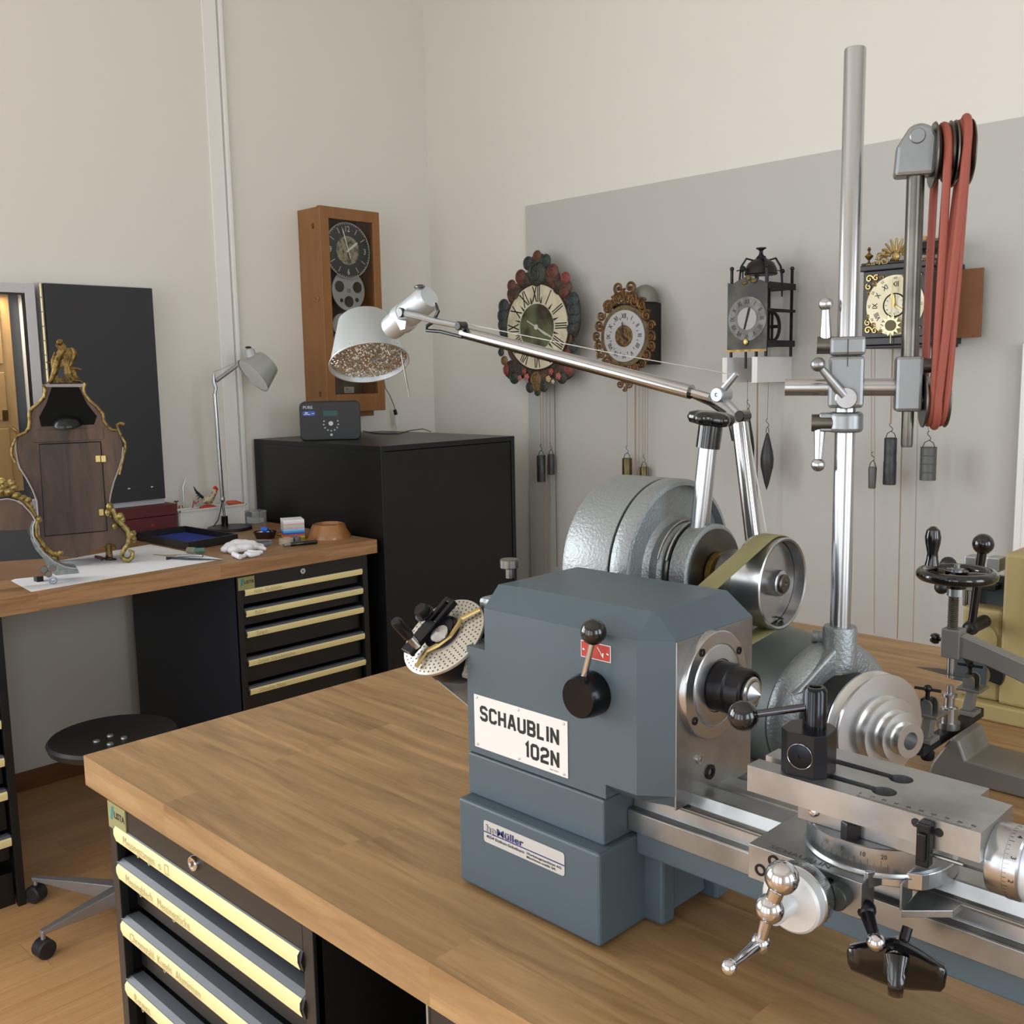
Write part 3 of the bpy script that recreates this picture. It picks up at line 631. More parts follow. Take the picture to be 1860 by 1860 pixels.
mkobj('post_cylinder',MB().lathe([(.0108,0),(.0108,.035),(.0085,.0385),(.0055,.0385),(.005,.036),(0,.036)],top,EZ,32),mat('black_gloss_steel','2a2a2e',.15,.8),L)
l0=top+V((0,-.004,.021)); l1=P(1350,1300,Y=.795)
mkobj('post_lever',MB().cyl(l0,l1,.0036),mat('black_gloss_steel2','55555a',.15,.95),L); mkobj('post_lever_ball',MB().sph(l1,.0143,24),blackp,L)

XF=None
# ---------------------------------------------------------------- countershaft drive (silver drum)
Y1=1.12
ax=P(1420,1060,Y=Y1); zc1=ax.z; 
e0=P(1118,1012,Y=Y1).x; e1=P(1236,1031,Y=Y1).x
C1=V((e0,Y1,zc1)); LD=e1-e0; R1=.1225
D=thing('countershaft_motor','big silver hammered drum motor with black star knob behind the lathe','motor',(e0+LD/2,Y1,BT))
gp=LD*.74
mkobj('drum',MB().lathe([(0,0),(R1*.90,0),(R1*.97,.004),(R1,.012),(R1,gp-.003),(R1-.001,gp)],C1,EX,96),hammer,D)
mkobj('drum_gap',MB().lathe([(R1-.004,gp-.002),(R1-.004,gp+.006)],C1,EX,96),ink,D)
mkobj('drum_cover',MB().lathe([(R1-.001,gp+.004),(R1,gp+.006),(R1,LD-.006),(R1-.003,LD),(R1*.93,LD+.001),(R1*.93,LD-.012),(R1*.60,LD-.010),(.066,LD-.004),(.064,LD),(.064,LD+.004)],C1,EX,96),hammer,D)
bo=V((e1-.004,Y1,zc1))
rb=.066
mkobj('clutch_boss',MB().lathe([(rb,0),(rb,.012),(rb-.004,.016),(rb-.004,.018)],bo,EX,72).lathe([(rb-.012,.010),(rb-.010,.034)],bo,EX,48),hammer,D)
mkobj('clutch_ring',MB().lathe([(rb-.004,.030),(rb,.032),(rb,.056),(rb-.003,.058),(rb-.006,.058)],bo,EX,72),hammer,D)
mkobj('clutch_slot_edge',MB().torus(bo+V((.024,0,0)),EX,rb-.006,.004,64,8),steeld,D)
mkobj('clutch_face',MB().lathe([(rb-.006,.056),(rb-.006,.060),(0,.060)],bo,EX,64),steeld,D)
# slot frame (open window in the boss)
g=MB()
for s in (-1,1):
    pts=[]
    for i in range(13):
        a=math.radians(200+i*8); pts.append(bo+V((.012+.014*(1 if s>0 else 0),(rb+.001)*math.cos(a)*-1*-1,(rb+.001)*math.sin(a)*-1)))
    g.tube(pts,.002,6)
mkobj('slot_rim',g,steel,D)
sh=bo+V((.060,0,0))
mkobj('shaft_ring',MB().lathe([(.027,0),(.030,.002),(.030,.010),(.026,.012)],sh,EX,48),brass,D)
# cone hub and dish pulley
pe=ax.x; x0=sh.x; R2=.0585
ln=pe-x0
mkobj('hub_cone',MB().lathe([(.024,.006),(.024,.016),(.034,.019),(.0355,.022),(.0355,ln*.40),(.0365,ln*.42),(.040,ln*.62),(.047,ln*.8),(.052,ln-.012)],V((x0,Y1,zc1)),EX,96),turned,D)
mkobj('flat_pulley',MB().lathe([(R2-.004,-.040),(R2-.0005,-.038),(R2,-.018),(R2-.0005,.0),(R2,.002),(R2-.002,.003),(R2-.0045,.002),(R2-.006,-.016),(.038,-.022),(.020,-.022),(.017,-.020),(.017,-.004),(.016,.000),(.0145,.001),(0,.001)],V((pe,Y1,zc1)),EX,96),turned,D)
mkobj('shaft_end',MB().lathe([(.012,-.001),(.012,.004),(.0105,.0055),(.003,.0055),(.002,.004),(0,.004)],V((pe,Y1,zc1)),EX,48),steeld,D)
q=V((pe-.008,Y1+.012,zc1-.049)); mkobj('pulley_hole',MB().lathe([(.0038,0),(.0038,.002),(0,.002)],q,V((.25,.2,.9)),14),ink,D)
mkobj('mounting_foot',MB().prism([(-.10,0),(.10,0),(.075,zc1-BT-.08),(-.075,zc1-BT-.08)],e0+.012,e1-.006,Matrix(((0,0,1,0),(1,0,0,Y1),(0,1,0,BT),(0,0,0,1)))),hammer,D,.004)
k0=P(1270,938,Y=Y1-.01); k1_=P(1288,797,Y=Y1-.005)
mkobj('handle_rod',MB().cyl(k0-V((0,0,.02)),k1_,.0125),turned,D)
d=(k1_-k0).normalized()
mkobj('knob_collar',MB().cyl(k1_-d*.012,k1_+d*.018,.0158),blackp,D)
g=MB()
kc2=k1_+d*.026
prof=[]
for i in range(72):
    a=2*math.pi*i/72; prof.append((.0285+.0045*math.cos(5*a),a))
vs=[];lv=[(0,-.006),(.55,-.009),(.88,-.007),(1,0),(.93,.006),(.6,.0095),(0,.0105)]
Mk=axis_frame(kc2,d)
for s_,h in lv: vs+=[(r*s_*math.cos(a),r*s_*math.sin(a),h) for r,a in prof]
g.add(vs,[(i*72+j,i*72+(j+1)%72,(i+1)*72+(j+1)%72,(i+1)*72+j) for i in range(6) for j in range(72)],Mk); g.smooth=True
mkobj('star_knob',g,blackp,D,ang=1.2)
# drive belt (crossing down to the headstock)
bt=MB(); yy0=.90; bw=.026; xc=pe-.018
def beltloop():
    c1=(Y1,zc1,R2+.0006); c2=(.868,1.128,.030)
    dy=c2[0]-c1[0]; dz=c2[1]-c1[1]; dd=math.hypot(dy,dz); ba=math.atan2(dz,dy); al=math.acos((c1[2]-c2[2])/dd)
    pts=[]
    for i in range(25):
        a=ba+al+(2*math.pi-2*al)*i/24; pts.append((c1[0]+c1[2]*math.cos(a),c1[1]+c1[2]*math.sin(a),0))
    for i in range(13):
        a=ba-al+2*al*i/12; pts.append((c2[0]+c2[2]*math.cos(a),c2[1]+c2[2]*math.sin(a),1))
    return pts
pts=beltloop(); vs=[]; n_=len(pts)
for y,z,k in pts:
    xx=xc-.0*k; vs+=[(xx-bw/2,y,z),(xx+bw/2,y,z)]
bt.add(vs,[(2*i,2*i+1,(2*((i+1)%n_))+1,2*((i+1)%n_)) for i in range(n_)]); bt.smooth=True
bo_=mkobj('flat_drive_belt',bt,beltm); sm=bo_.modifiers.new('thick','SOLIDIFY'); sm.thickness=.0014; sm.offset=1
tag(bo_,'olive flat belt running from the silver pulley down behind the lathe headstock','belt')

# ---------------------------------------------------------------- motor with column and stepped pulley
Y2=1.15; pcx=P(1592,1318,Y=Y2); zc2=pcx.z
M2=thing('grinding_spindle_motor','grey motor with stepped aluminium pulley carrying a tall bright steel column','motor',(-.60,Y2,BT))
sx_=-.572
U2=V((.94,-.342,0)).normalized(); R2m=Matrix.Translation(V((sx_,Y2,0)))@Matrix.Rotation(math.atan2(U2.y,U2.x),4,'Z')
def A2(d,z): return V((sx_,Y2,z))+U2*d
mkobj('motor_body',MB().lathe([(0,0),(.075,0),(.092,.008),(.094,.02),(.094,.150),(.088,.158),(0,.158)],A2(-.175,zc2-.004),U2,64),hammerd,M2)
mkobj('motor_foot',MB().bx(-.165,-.03,-.075,.075,BT,BT+.10,R2m).bx(-.028,.02,-.07,.07,BT,BT+.03,R2m),hammerd,M2,.004)
br=MB().lathe([(.094,0),(.095,.003),(.092,.016),(.080,.028),(.07,.030),(.068,.020),(0,.02)],A2(-.022,zc2),U2,72)
mkobj('motor_end_bell',br,hammer,M2)
colz=P(1525,1137,Y=Y2).z
g=MB().lathe([(.0205,-.10),(.0205,-.004),(.0195,0),(.0125,0)],V((sx_,Y2,colz)),EZ,40)
mkobj('column_socket',g,hammer,M2)
g=MB()
for s in (-1,1):
    g.add([V(q) for q in ((-.012,s*.014,colz-.022),(.012,s*.014,colz-.022),(.008,s*.078,zc2+.04),(-.016,s*.078,zc2+.04),(-.012,s*.005,zc2+.05),(.012,s*.005,zc2+.05))],
      [(0,1,2,3),(0,4,5,1),(1,5,2),(0,3,4),(3,2,5,4)],R2m)
mkobj('socket_gusset',g,hammer,M2,.003)
q=P(1493,1157,Y=Y2); mkobj('socket_bolt',MB().cyl(V((sx_-.018,Y2,q.z)),V((sx_-.034,Y2-.003,q.z)),.0085),hammer,M2)
topz=P(1563,85,Y=Y2).z
COL=mkobj('column',MB().lathe([(.0122,0),(.0122,topz-colz+.018),(.0112,topz-colz+.02),(0,topz-colz+.02)],V((sx_,Y2,colz-.02)),EZ,40),turned,M2)
# stepped pulley, profile along x
def groove(x,r,w): return [(r,x),(r,x+w*.10),(r-.007,x+w*.42),(r-.007,x+w*.58),(r,x+w*.88),(r,x+w)]
prof=[(0,0),(.0655,0)]
for x,r,w in ((.001,.0660,.020),(.0225,.0415,.0155),(.039,.0295,.014),(.054,.0200,.0125)):
    prof+= [(r,x)]+groove(x,r,w)
prof+=[(.0105,.0665),(.0105,.045),(0,.045)]
pp=P(1606,1318,pl=((sx_+.02,Y2-.02,zc2),(.94,-.342,0))); 
mkobj('stepped_pulley',MB().lathe(prof,A2(.050,zc2+.006),U2,96),alut,M2)
mkobj('pulley_recess',MB().lathe([(.058,.0),(.058,.036),(.02,.037),(.02,.050)],A2(.004,zc2+.003),U2,64),blackm,M2)
# clamps, turned on the column so that the cross bar runs across the room
U=V((.885,.466,0)).normalized(); NN=V((U.y,-U.x,0)); Mu=frame((sx_,Y2,0),U,-NN,EZ)
C0=V((sx_,Y2,0))
def PU(x,y,off=0): return P(x,y,pl=(C0+NN*off,NN))
def loc(p): return (p-C0).dot(U)
zc_=lambda x,y: PU(x,y).z
za=zc_(1540,612); zb_=zc_(1540,740); zm=zc_(1540,702)
g=MB().bx(-.021,.019,-.024,.022,zb_,zc_(1540,647),Mu)
mkobj('upper_clamp',g,aluc,M2,.004)
mkobj('clamp_cap',MB().bx(-.020,.020,-.023,.022,zc_(1540,646),za,Mu),aluc,M2,.004)
g=MB().bx(-.0004,.0004,-.0245,-.0228,zc_(1540,644),za-.003,Mu).bx(-.0004,.0004,-.0250,-.0235,zc_(1540,666),zc_(1540,649),Mu)
mkobj('clamp_slit',g,ink,M2)
za2=zc_(1540,748); zb2=zc_(1540,785)
mkobj('lower_clamp',MB().lathe([(.018,0),(.0205,.003),(.0205,za2-zb2-.003),(.018,za2-zb2)],V((sx_,Y2,zb2)),EZ,40).bx(-.030,0,-.012,.012,zb2+.001,za2-.001,Mu),aluc,M2,.002)
def pinlever(px,py,tipx,tipy):
    c=PU(px,py,.004); e=PU(1528,py,.004); mkobj('clamp_pin',MB().cyl(c,e,.0105),steeld,M2)
    t=PU(tipx,tipy,.006); s=c+U*.010; d=t-s
    mkobj('clamp_lever',MB().lathe([(.0072,.006),(.0068,.012),(.0046,d.length-.006)],s,d,16).sph(t,.0084),turned,M2)
pinlever(1484,627,1500,552); pinlever(1474,768,1486,844)
s=PU(1537,723,.026); t_=PU(1486,662,.034)
mkobj('clamp_screw_head',MB().lathe([(.0125,0),(.0125,.006),(.0115,.007),(0,.007)],s,NN,28),turned,M2)
d=t_-s; mkobj('clamp_lever',MB().lathe([(.0070,.004),(.0044,d.length-.005)],s+NN*.001,d,16).sph(t_,.0086),steel,M2)
mkobj('cross_bar',MB().cyl(PU(1426,703),PU(1652,703),.0106,n=32),turned,M2)
cx_=PU(1650,700); Mc2=frame((cx_.x,cx_.y,0),U,-NN,EZ)
mkobj('arm_clamp',MB().bx(-.0155,.0145,-.018,.018,zc_(1650,747),zc_(1650,647),Mc2),aluc,M2,.004)
yo=.006
at=PU(1664,300,yo); ab=PU(1647,812,yo); ms=(PU(1652,668,yo)-ab).length
mkobj('pulley_arm',MB().lathe([(.0062,0),(.0068,.003),(.0068,ms+.01),(.0098,ms+.012),(.0098,(at-ab).length)],ab,at-ab,24),steeld,M2)
ta=PU(1664,272,yo); Mt2=frame(ta,U,EZ,NN)
g=MB().prism([(-.0235,-.030),(.0195,-.030),(.0215,.010),(.016,.022),(.004,.027),(-.008,.024),(-.0215,.002)],-.015,.015,Mt2); mkobj('arm_head',g,aluc,M2,.004)
mkobj('arm_head_pin',MB().lathe([(.0085,0),(.0085,.0165),(.0075,.0175),(0,.0175)],ta+V((0,0,.012)),NN,24),aluc,M2)
# guide wheels (two top, one bottom), axis along the cross bar
UW=V((.845,.535,0)).normalized(); VW=V((-UW.y,UW.x,0))
def gwheel(c,R,w,name):
    pr=[(.006,-w/2),(R,-w/2),(R+.001,-w/2+.0015),(R-.009,-.0012),(R-.009,.0012),(R+.001,w/2-.0015),(R,w/2),(.006,w/2)]
    return mkobj(name,MB().lathe(pr,c,UW,56),steeld,M2)
w1=PU(1709,280); w2=PU(1746,280); w1.z=w2.z=PU(1728,280).z; tz=w1.z
Rg=.0355
gwheel(w1,Rg,.019,'guide_wheel'); gwheel(w2,Rg,.019,'guide_wheel')
mkobj('wheel_axle',MB().cyl(ta+U*.012,w2+UW*.010,.007),steeld,M2)
w3=PU(1697,727)
gwheel(w3,.031,.027,'guide_wheel'); mkobj('wheel_axle',MB().cyl(V((cx_.x,cx_.y,w3.z)),w3+UW*.012,.007),steeld,M2)
q=PU(1696,664,-.012); mkobj('wheel_axle',MB().cyl(PU(1655,664,-.012),q,.0085),steeld,M2)
# red round belt looped three times
def rloop(at_,ab_,off,dz=0,tw=0):
    """offsets along the axle at the top and bottom wheels"""
    T=w1; Rt=Rg-.0045+off; Rb=.0265+off; ct=w1+U*at_; cb=w3+U*ab_
    pts=[]
    for i in range(17):
        a=math.pi*i/16; pts.append(ct+UW*(tw*(i-8)/8)+VW*(Rt*math.cos(a))+EZ*(Rt*math.sin(a)+dz))
    e=pts[-1]
    bot=[cb+UW*(-tw*.6*(i-8)/8)+VW*(Rb*math.cos(math.pi+math.pi*i/16))+EZ*(Rb*math.sin(math.pi+math.pi*i/16)) for i in range(17)]
    for i in range(1,10): pts.append(e.lerp(bot[0],i/10)-VW*(.003*math.sin(math.pi*i/10)))
    pts+=bot; e=bot[-1]; s0_=pts[0]
    for i in range(1,10): pts.append(e.lerp(s0_,i/10)+VW*(.005*math.sin(math.pi*i/10)))
    return pts
g=MB()
wd_=(w2-w1).dot(U)
g.tube(rloop(.001,-.006,0,0,.001),.0046,10,True)
g.tube(rloop(wd_-.004,.006,0,.001,.004),.0046,10,True)
g.tube(rloop(wd_+.003,.001,.004,.003,-.004),.0046,10,True)
o=mkobj('round_drive_belt',g,beltr); tag(o,'red round belt looped several times over the overhead guide wheels','belt')

# ---------------------------------------------------------------- helpers for things against the walls
def kpx(p): return FPX/((V(p)-V((0,0,CAMZ))).dot(CF))     # pixels per metre at a point
def rel(pts,X=None,Y=None):
    o=[]
    for q in pts:
        p=P(q[0],q[1],X=X,Y=Y); o.append((p.y,p.z) if X is not None else (p.x,p.z))
    return o
def FX_(X): return frame((X,0,0),EY,EZ,EX)
def FY_(Y): return frame((0,Y,0),EX,EZ,NY)
ROM=['XII','I','II','III','IIII','V','VI','VII','VIII','IX','X','XI']
def numerals(mb,c,M,R,size,sx=.8,lst=ROM,bold=.01,h=.0015,dots=0):
    for i,s in enumerate(lst):
        a=math.pi/2-2*math.pi*i/12; q=Matrix.Translation((c[0]+R*math.cos(a),c[1]+R*math.sin(a),h))@Matrix.Rotation(a-math.pi/2,4,'Z')@Matrix.Translation((0,-size*.35,0))
        text(mb,s,size,M@q,'CENTER',bold=bold,sx=sx)
def hand(mb,c,M,ang,L_,w,h,tail=.2):
    a=math.radians(90-ang); d=V((math.cos(a),math.sin(a),0)); n=V((-d.y,d.x,0)); c=V((c[0],c[1],h))
    mb.add([M@(c-d*L_*tail+n*w*.6),M@(c-d*L_*tail-n*w*.6),M@(c+d*L_*.8-n*w*.9),M@(c+d*L_),M@(c+d*L_*.8+n*w*.9)],[(0,1,2,3,4)])
def disc(mb,c,r,h0,h1,M,n=40,r1=None):
    r1=r if r1 is None else r1
    return mb.prism([(c[0]+r*math.cos(2*math.pi*i/n),c[1]+r*math.sin(2*math.pi*i/n)) for i in range(n)],h0,h1,M,p2=[(c[0]+r1*math.cos(2*math.pi*i/n),c[1]+r1*math.sin(2*math.pi*i/n)) for i in range(n)])

# ---------------------------------------------------------------- carved clock with cream dial
Yc=YW-.11; M=FY_(Yc)
def z1(x,y): return (880+x/6,430+y/6)
c=P(*z1(580,985),Y=Yc); k=kpx(c); K1=thing('carved_wall_clock','painted carved wood clock with big cream Roman dial, leftmost on the grey wall','clock',(c.x,YW-.012,c.z))
cc1=(c.x,c.z)
mb=MB()
n=72; pts=[]
for i in range(n):
    a=2*math.pi*i/n; r=(560/6/k)*(1+.03*math.sin(9*a)); pts.append((c.x+r*math.cos(a)*.92,c.z+r*math.sin(a)))
mb.prism(pts,-.02,0,M); mkobj('carved_board',mb,mat('carved_brown','4a3527',.6,bump=(60,.8,.008),var=(22,'6a3a2c',.4,.6)),K1,.004)
mkobj('clock_box',MB().bx(c.x-.10,c.x+.10,Yc+.02,YW-.012,c.z-.14,c.z+.14),blackm,K1)
LOB=[('crest_scroll','5c3326',[(578,215,52),(400,440,66),(745,385,70),(300,535,54),(300,670,44),(870,600,52)]),
 ('teal_scroll','2b3534',[(480,290,60),(670,265,60),(215,760,66),(205,860,68),(205,960,62),(208,1040,46),(960,700,66),(972,800,68),(965,900,60),(945,1000,50),(970,1200,46),(185,1258,38)]),
 ('red_scroll','7a3a35',[(885,450,52),(252,1450,52),(915,1440,50)]),('ochre_scroll','6b5228',[(220,1350,42),(570,1560,74),(575,1620,60)]),
 ('leaf_cluster','2f332a',[(330,1530,62),(850,1530,58),(500,1640,50),(650,1630,50),(580,1690,38),(580,400,112),(540,330,60),(620,340,60)])]
for nm,col,ls in LOB:
    m_=mat('carved_'+nm,col,.55,bump=(90,.7,.005))
    for x,y,r in ls:
        q=P(*z1(x,y),Y=Yc); r*=1.28/(6*k); g=MB().sph((q.x,Yc-.002,q.z),r,16,(1,.30,1))
        sp=spiral((q.x,Yc-.002-r*.24,q.z),EX,EZ,r*.72,1.3,1.2,18); g.tube(sp,r*.13,6); mkobj(nm,g,m_,K1)
for nm,x,y,rx,rz,col in (('crest_body',578,400,150,190,'4a3527'),('crest_body',578,270,120,90,'4a3527'),('wing',215,890,95,215,'2f3b39'),('wing',965,850,95,240,'2f3b39'),('garland',330,1450,190,120,'4d3a2c'),('garland',840,1450,190,120,'4d3a2c'),('garland',575,1560,150,130,'4a3527'),('shoulder',330,620,130,110,'5a3a2a'),('shoulder',830,560,150,110,'5a3a2a'),('shoulder',430,480,110,90,'5a3a2a'),('shoulder',730,440,110,90,'5a3a2a')):
    q=P(*z1(x,y),Y=Yc); mkobj('carved_'+nm,MB().sph((q.x,Yc+.006,q.z),1,20,(rx/(6*k),.016,rz/(6*k))),mat('carved_body_'+col,col,.6,bump=(60,.9,.009),var=(25,'2c241d',.4,.6)),K1)
for x,y,r,cl in [(380,1540,30,'a5635f'),(455,1530,34,'a5635f'),(430,1470,28,'9a4a48'),(690,1550,34,'b7a47c'),(800,1520,36,'a5635f'),(720,1470,32,'a04f4c'),(740,1580,22,'c2b594')]:
    q=P(*z1(x,y),Y=Yc-.015); r/=6*k; g=MB().sph((q.x,q.y,q.z),r*.6,12)
    for i in range(5):
        a=2*math.pi*i/5; g.sph((q.x+r*.62*math.cos(a),q.y+.003,q.z+r*.62*math.sin(a)),r*.5,10,(1,.6,1))
    mkobj('carved_flower',g,mat('flower_'+cl,cl,.6),K1)
Rd=462/6/k
mkobj('dial',disc(MB(),cc1,Rd,0,.006,M,72),mat('cream_dial','cfc8ae',.55,var=(18,'b3ab90',.3,.6)),K1)
mkobj('dial_rim',MB().torus((c.x,Yc-.004,c.z),NY,Rd,.004,72,6),mat('dark_rim','2c1d15',.6),K1)
mkobj('dial_centre',disc(MB(),cc1,Rd*.54,.006,.008,M,60),mat('painted_landscape','33291c',.35,var=(11,'5e6346',.42,.62)),K1)
g=MB(); numerals(g,cc1,M,Rd*.77,Rd*.52,sx=.42,h=.0065,bold=.012)
for i in range(12):
    a=math.pi/2-2*math.pi*(i+.5)/12; d=V((math.cos(a),math.sin(a),0)); nn=V((-d.y,d.x,0)); o=V((cc1[0],cc1[1],.0085)); g.add([M@(o+d*Rd*.56+nn*Rd*.025),M@(o+d*Rd*.56-nn*Rd*.025),M@(o+d*Rd*.74)],[(0,1,2)])
mkobj('numerals',g,ink,K1,kind='stuff')
g=MB(); hand(g,cc1,M,118,Rd*.62,Rd*.022,.010,.55); hand(g,cc1,M,122,Rd*.4,Rd*.02,.011); disc(g,cc1,Rd*.06,.009,.012,M,20); mkobj('hands',g,mat('hand_white','c9c9c6',.5,.3),K1)
# ---------------------------------------------------------------- gilt openwork clock
def z2(x,y): return (1060+x/7.44,480+y/7.44)
Yc=YW-.14; M=FY_(Yc); c=P(*z2(560,970),Y=Yc); k=kpx(c); s=1/(7.44*k)
K2=thing('gilt_scroll_clock','small gilt openwork clock with silver dial, second from the left on the grey wall','clock',(c.x,YW-.012,c.z)); cc2=(c.x,c.z)
goldw=mat('gilt_openwork','7d5a33',.45,.55,bump=(120,.6,.004),var=(30,'4f3823',.35,.65)); bz=mat('bronze_ring','6a5c3f',.45,.5,var=(30,'4c4230',.4,.6))
Rr=410*s
mkobj('dial_ring',disc(MB(),cc2,Rr,-.004,.004,M,64),bz,K2,.002)
ring=[]
for i in range(22):
    a=math.pi/2+2*math.pi*(i+.5)/22; ring.append((560+(420+ (30 if i%2 else 0)+55)*math.cos(a)*.74,970-(470 if math.sin(a)<0 else 505)*math.sin(a)*1.0,68 if i%2 else 78))
ring+=[(480,320,88),(640,310,88),(470,460,80),(660,460,84),(350,570,84),(790,540,84),(560,400,64),(500,1620,56),(630,1620,56),(570,1680,40),(565,1550,50)]
for i,(x,y,r) in enumerate(ring):
    q=P(*z2(x,y),Y=Yc); r*=s; sg=1 if q.x>c.x else -1
    g=MB().tube(spiral((q.x,Yc-.004,q.z),EX*sg,EZ,r,1.55,.6+i*.7,20),[r*.27*(1-.5*j/20) for j in range(21)],6)
    g.sph((q.x,Yc-.004,q.z),r*.25,8); mkobj('gilt_scroll',g,goldw,K2)
R_=345*s
mkobj('chapter_ring',disc(MB(),cc2,R_,.004,.007,M,60),mat('silvered_dial','a9aaab',.4,.35),K2)
mkobj('dial_centre',MB().lathe([(0,0),(R_*.42,0),(R_*.42,.003),(R_*.36,.006),(R_*.2,.004),(0,.006)],V((c.x,Yc-.007,c.z)),NY,40),mat('chased_bronze','4d3d26',.5,.5,bump=(160,1.0,.004),var=(70,'7d6238',.4,.6)),K2)
g=MB(); numerals(g,cc2,M,R_*.78,R_*.26,sx=.75,h=.0073,bold=.02)
for i in range(12):
    a=math.pi/2-2*math.pi*(i+.5)/12; q=Matrix.Translation((cc2[0]+R_*.68*math.cos(a),cc2[1]+R_*.68*math.sin(a),.0075)); g.bx(-R_*.012,R_*.012,-R_*.05,R_*.05,0,.0003,M@q@Matrix.Rotation(a-math.pi/2,4,'Z'))
mkobj('numerals',g,ink,K2,kind='stuff')
g=MB(); hand(g,cc2,M,-4,R_*.6,R_*.03,.014); hand(g,cc2,M,130,R_*.35,R_*.05,.015); mkobj('hands',g,ink,K2)
q=P(*z2(830,400),Y=YW-.075); mkobj('bell',MB().lathe([(.052,-.035),(.054,-.030),(.050,0),(.038,.022),(.018,.033),(.004,.036),(0,.036)],V((q.x,q.y,q.z)),EZ,32),mat('bell_grey_green','7b7d72',.5,.3),K2)
mkobj('movement_case',MB().bx(c.x-.07,c.x+.085,Yc+.01,YW-.012,c.z-.115,c.z+.13),mat('movement_black','1a1513',.6),K2,.003)
# ---------------------------------------------------------------- iron lantern clock on white shelf brackets
def z3(x,y): return (1290+x/6.41,430+y/6.41)
Yc=YW-.24; M=FY_(Yc); k=kpx(P(1365,575,Y=Yc)); s=1/(6.41*k)
a=P(*z3(205,545),Y=Yc); b=P(*z3(655,1325),Y=Yc); x0,x1,z0,z1_=a.x,b.x,b.z,a.z
K3=thing('iron_chamber_clock','dark iron clock with open movement frame and bell cage on top','clock',((x0+x1)/2,YW-.012,z0))
W=x1-x0
tp_=[(x0,z0),(x1,z0),(x1,z1_-.01),(x1-W*.12,z1_),(x1-W*.3,z1_+W*.06),(x0+W*.5,z1_+W*.13),(x0+W*.3,z1_+W*.06),(x0+W*.1,z1_-.004),(x0,z1_+.002)]
mkobj('dial_plate',MB().prism(tp_,-.003,0,M),mat('iron_plate_painted','3b3b39',.55,.3,var=(14,'55534a',.42,.6)),K3)
mkobj('brass_strip',MB().bx(x0-.004,x1,z0-.002,z0+.006,0,.003,M),brass,K3)
c=P(*z3(432,955),Y=Yc); cc3=(c.x,c.z); R_=255*s
mkobj('chapter_ring',disc(MB(),cc3,R_,0,.002,M,56),mat('pewter_ring','6c6b67',.45,.5,var=(20,'504f4c',.4,.6)),K3)
mkobj('dial_centre',disc(MB(),cc3,R_*.5,.002,.003,M,40),mat('pewter_centre','7b7875',.4,.6),K3)
g=MB(); numerals(g,cc3,M,R_*.78,R_*.3,sx=.7,h=.0022,bold=.015); hand(g,cc3,M,15,R_*.55,R_*.05,.006,.9); mkobj('numerals_and_hand',g,ink,K3)
q=P(*z3(415,1225),Y=Yc); mkobj('alarm_bob',MB().sph((q.x,Yc-.005,q.z),.011,12,(1,.3,1.2)),brassb,K3)
D3=.17; fr_=ironm
def bar(p,q,r=.004): return MB().tube([p,q],r,6)
zb,zt_=z0+.02,z1_-.02
for yy in (Yc+.01,Yc+.01+D3):
    for xx in (x0+.01,x1-.008): mkobj('pillar',MB().bx(xx-.004,xx+.004,yy-.004,yy+.004,z0-.02,z1_+.045).sph((xx,yy,z1_+.05),.008,10),fr_,K3)
for zz2 in (z0+.025,(z0+z1_)/2+.02,z1_-.015):
  for xa_,xb_ in ((x0,x0+.02),(x1-.018,x1+.002)):
    h=.011 if zz2!=(z0+z1_)/2+.02 else .005
    mkobj('frame_plate',MB().bx(xa_,xb_,Yc+.005,Yc+D3+.02,zz2-h,zz2+h),fr_,K3)
for zz2 in (z0+.025,z1_-.015): mkobj('cross_plate',MB().bx(x0,x1,Yc+D3,Yc+D3+.01,zz2-.01,zz2+.01),fr_,K3)
xm=(x0+x1)/2
mkobj('great_wheel',MB().torus((x1-.035,Yc+.095,z0+.085),EX,.050,.006,32,6).cyl((x0+.02,Yc+.095,z0+.085),(x1-.01,Yc+.095,z0+.085),.006).bx(x1-.038,x1-.032,Yc+.046,Yc+.144,z0+.081,z0+.089).bx(x1-.038,x1-.032,Yc+.091,Yc+.099,z0+.037,z0+.133),mat('black_iron_wheel','191717',.6),K3)
mkobj('back_plates',MB().bx(xm-.02,xm+.03,Yc+.03,Yc+.036,zb,zt_).bx(x1-.05,x1-.02,Yc+.05,Yc+.056,zb,zt_),mat('black_iron','1d1b1a',.6),K3)
bc_=V((xm+.035,Yc+.09,z1_+.04)); bcz=P(*z3(590,380),Y=bc_.y)
bc_=V((bcz.x,Yc+.09,bcz.z-.02)); rb_=.056
mkobj('bell',MB().lathe([(rb_,0),(rb_*1.04,.004),(rb_*.98,.022),(rb_*.8,.042),(rb_*.4,.056),(0,.060)],bc_,EZ,32),mat('dark_bell','262120',.4,.4),K3)
top=P(*z3(580,130),Y=bc_.y)
mkobj('finial',MB().lathe([(.010,-.04),(.006,-.012),(.009,-.008),(.018,-.003),(.018,0),(0,.002)],V((bc_.x,bc_.y,top.z)),EZ,16),fr_,K3)
for i in range(4):
    a=math.pi/4+i*math.pi/2; d=V((math.cos(a),math.sin(a),0))
    pts=[V((bc_.x,bc_.y,top.z-.02)),V((bc_.x,bc_.y,top.z-.045))+d*.022,bc_+d*.052+EZ*.058,bc_+d*.070+EZ*.030,bc_+d*.074+EZ*.0,bc_+d*.078-EZ*.045]
    mkobj('bell_strap',MB().tube(pts,.004,6),fr_,K3)
q=P(*z3(380,375),Y=Yc+.03); mkobj('hammer',MB().sph((q.x,q.y,q.z),.011,12).tube([q,q+V((.0,0,-.05))],.003,6).tube([q+V((-.025,0,-.005)),q+V((.02,0,0))],.002,6),fr_,K3)
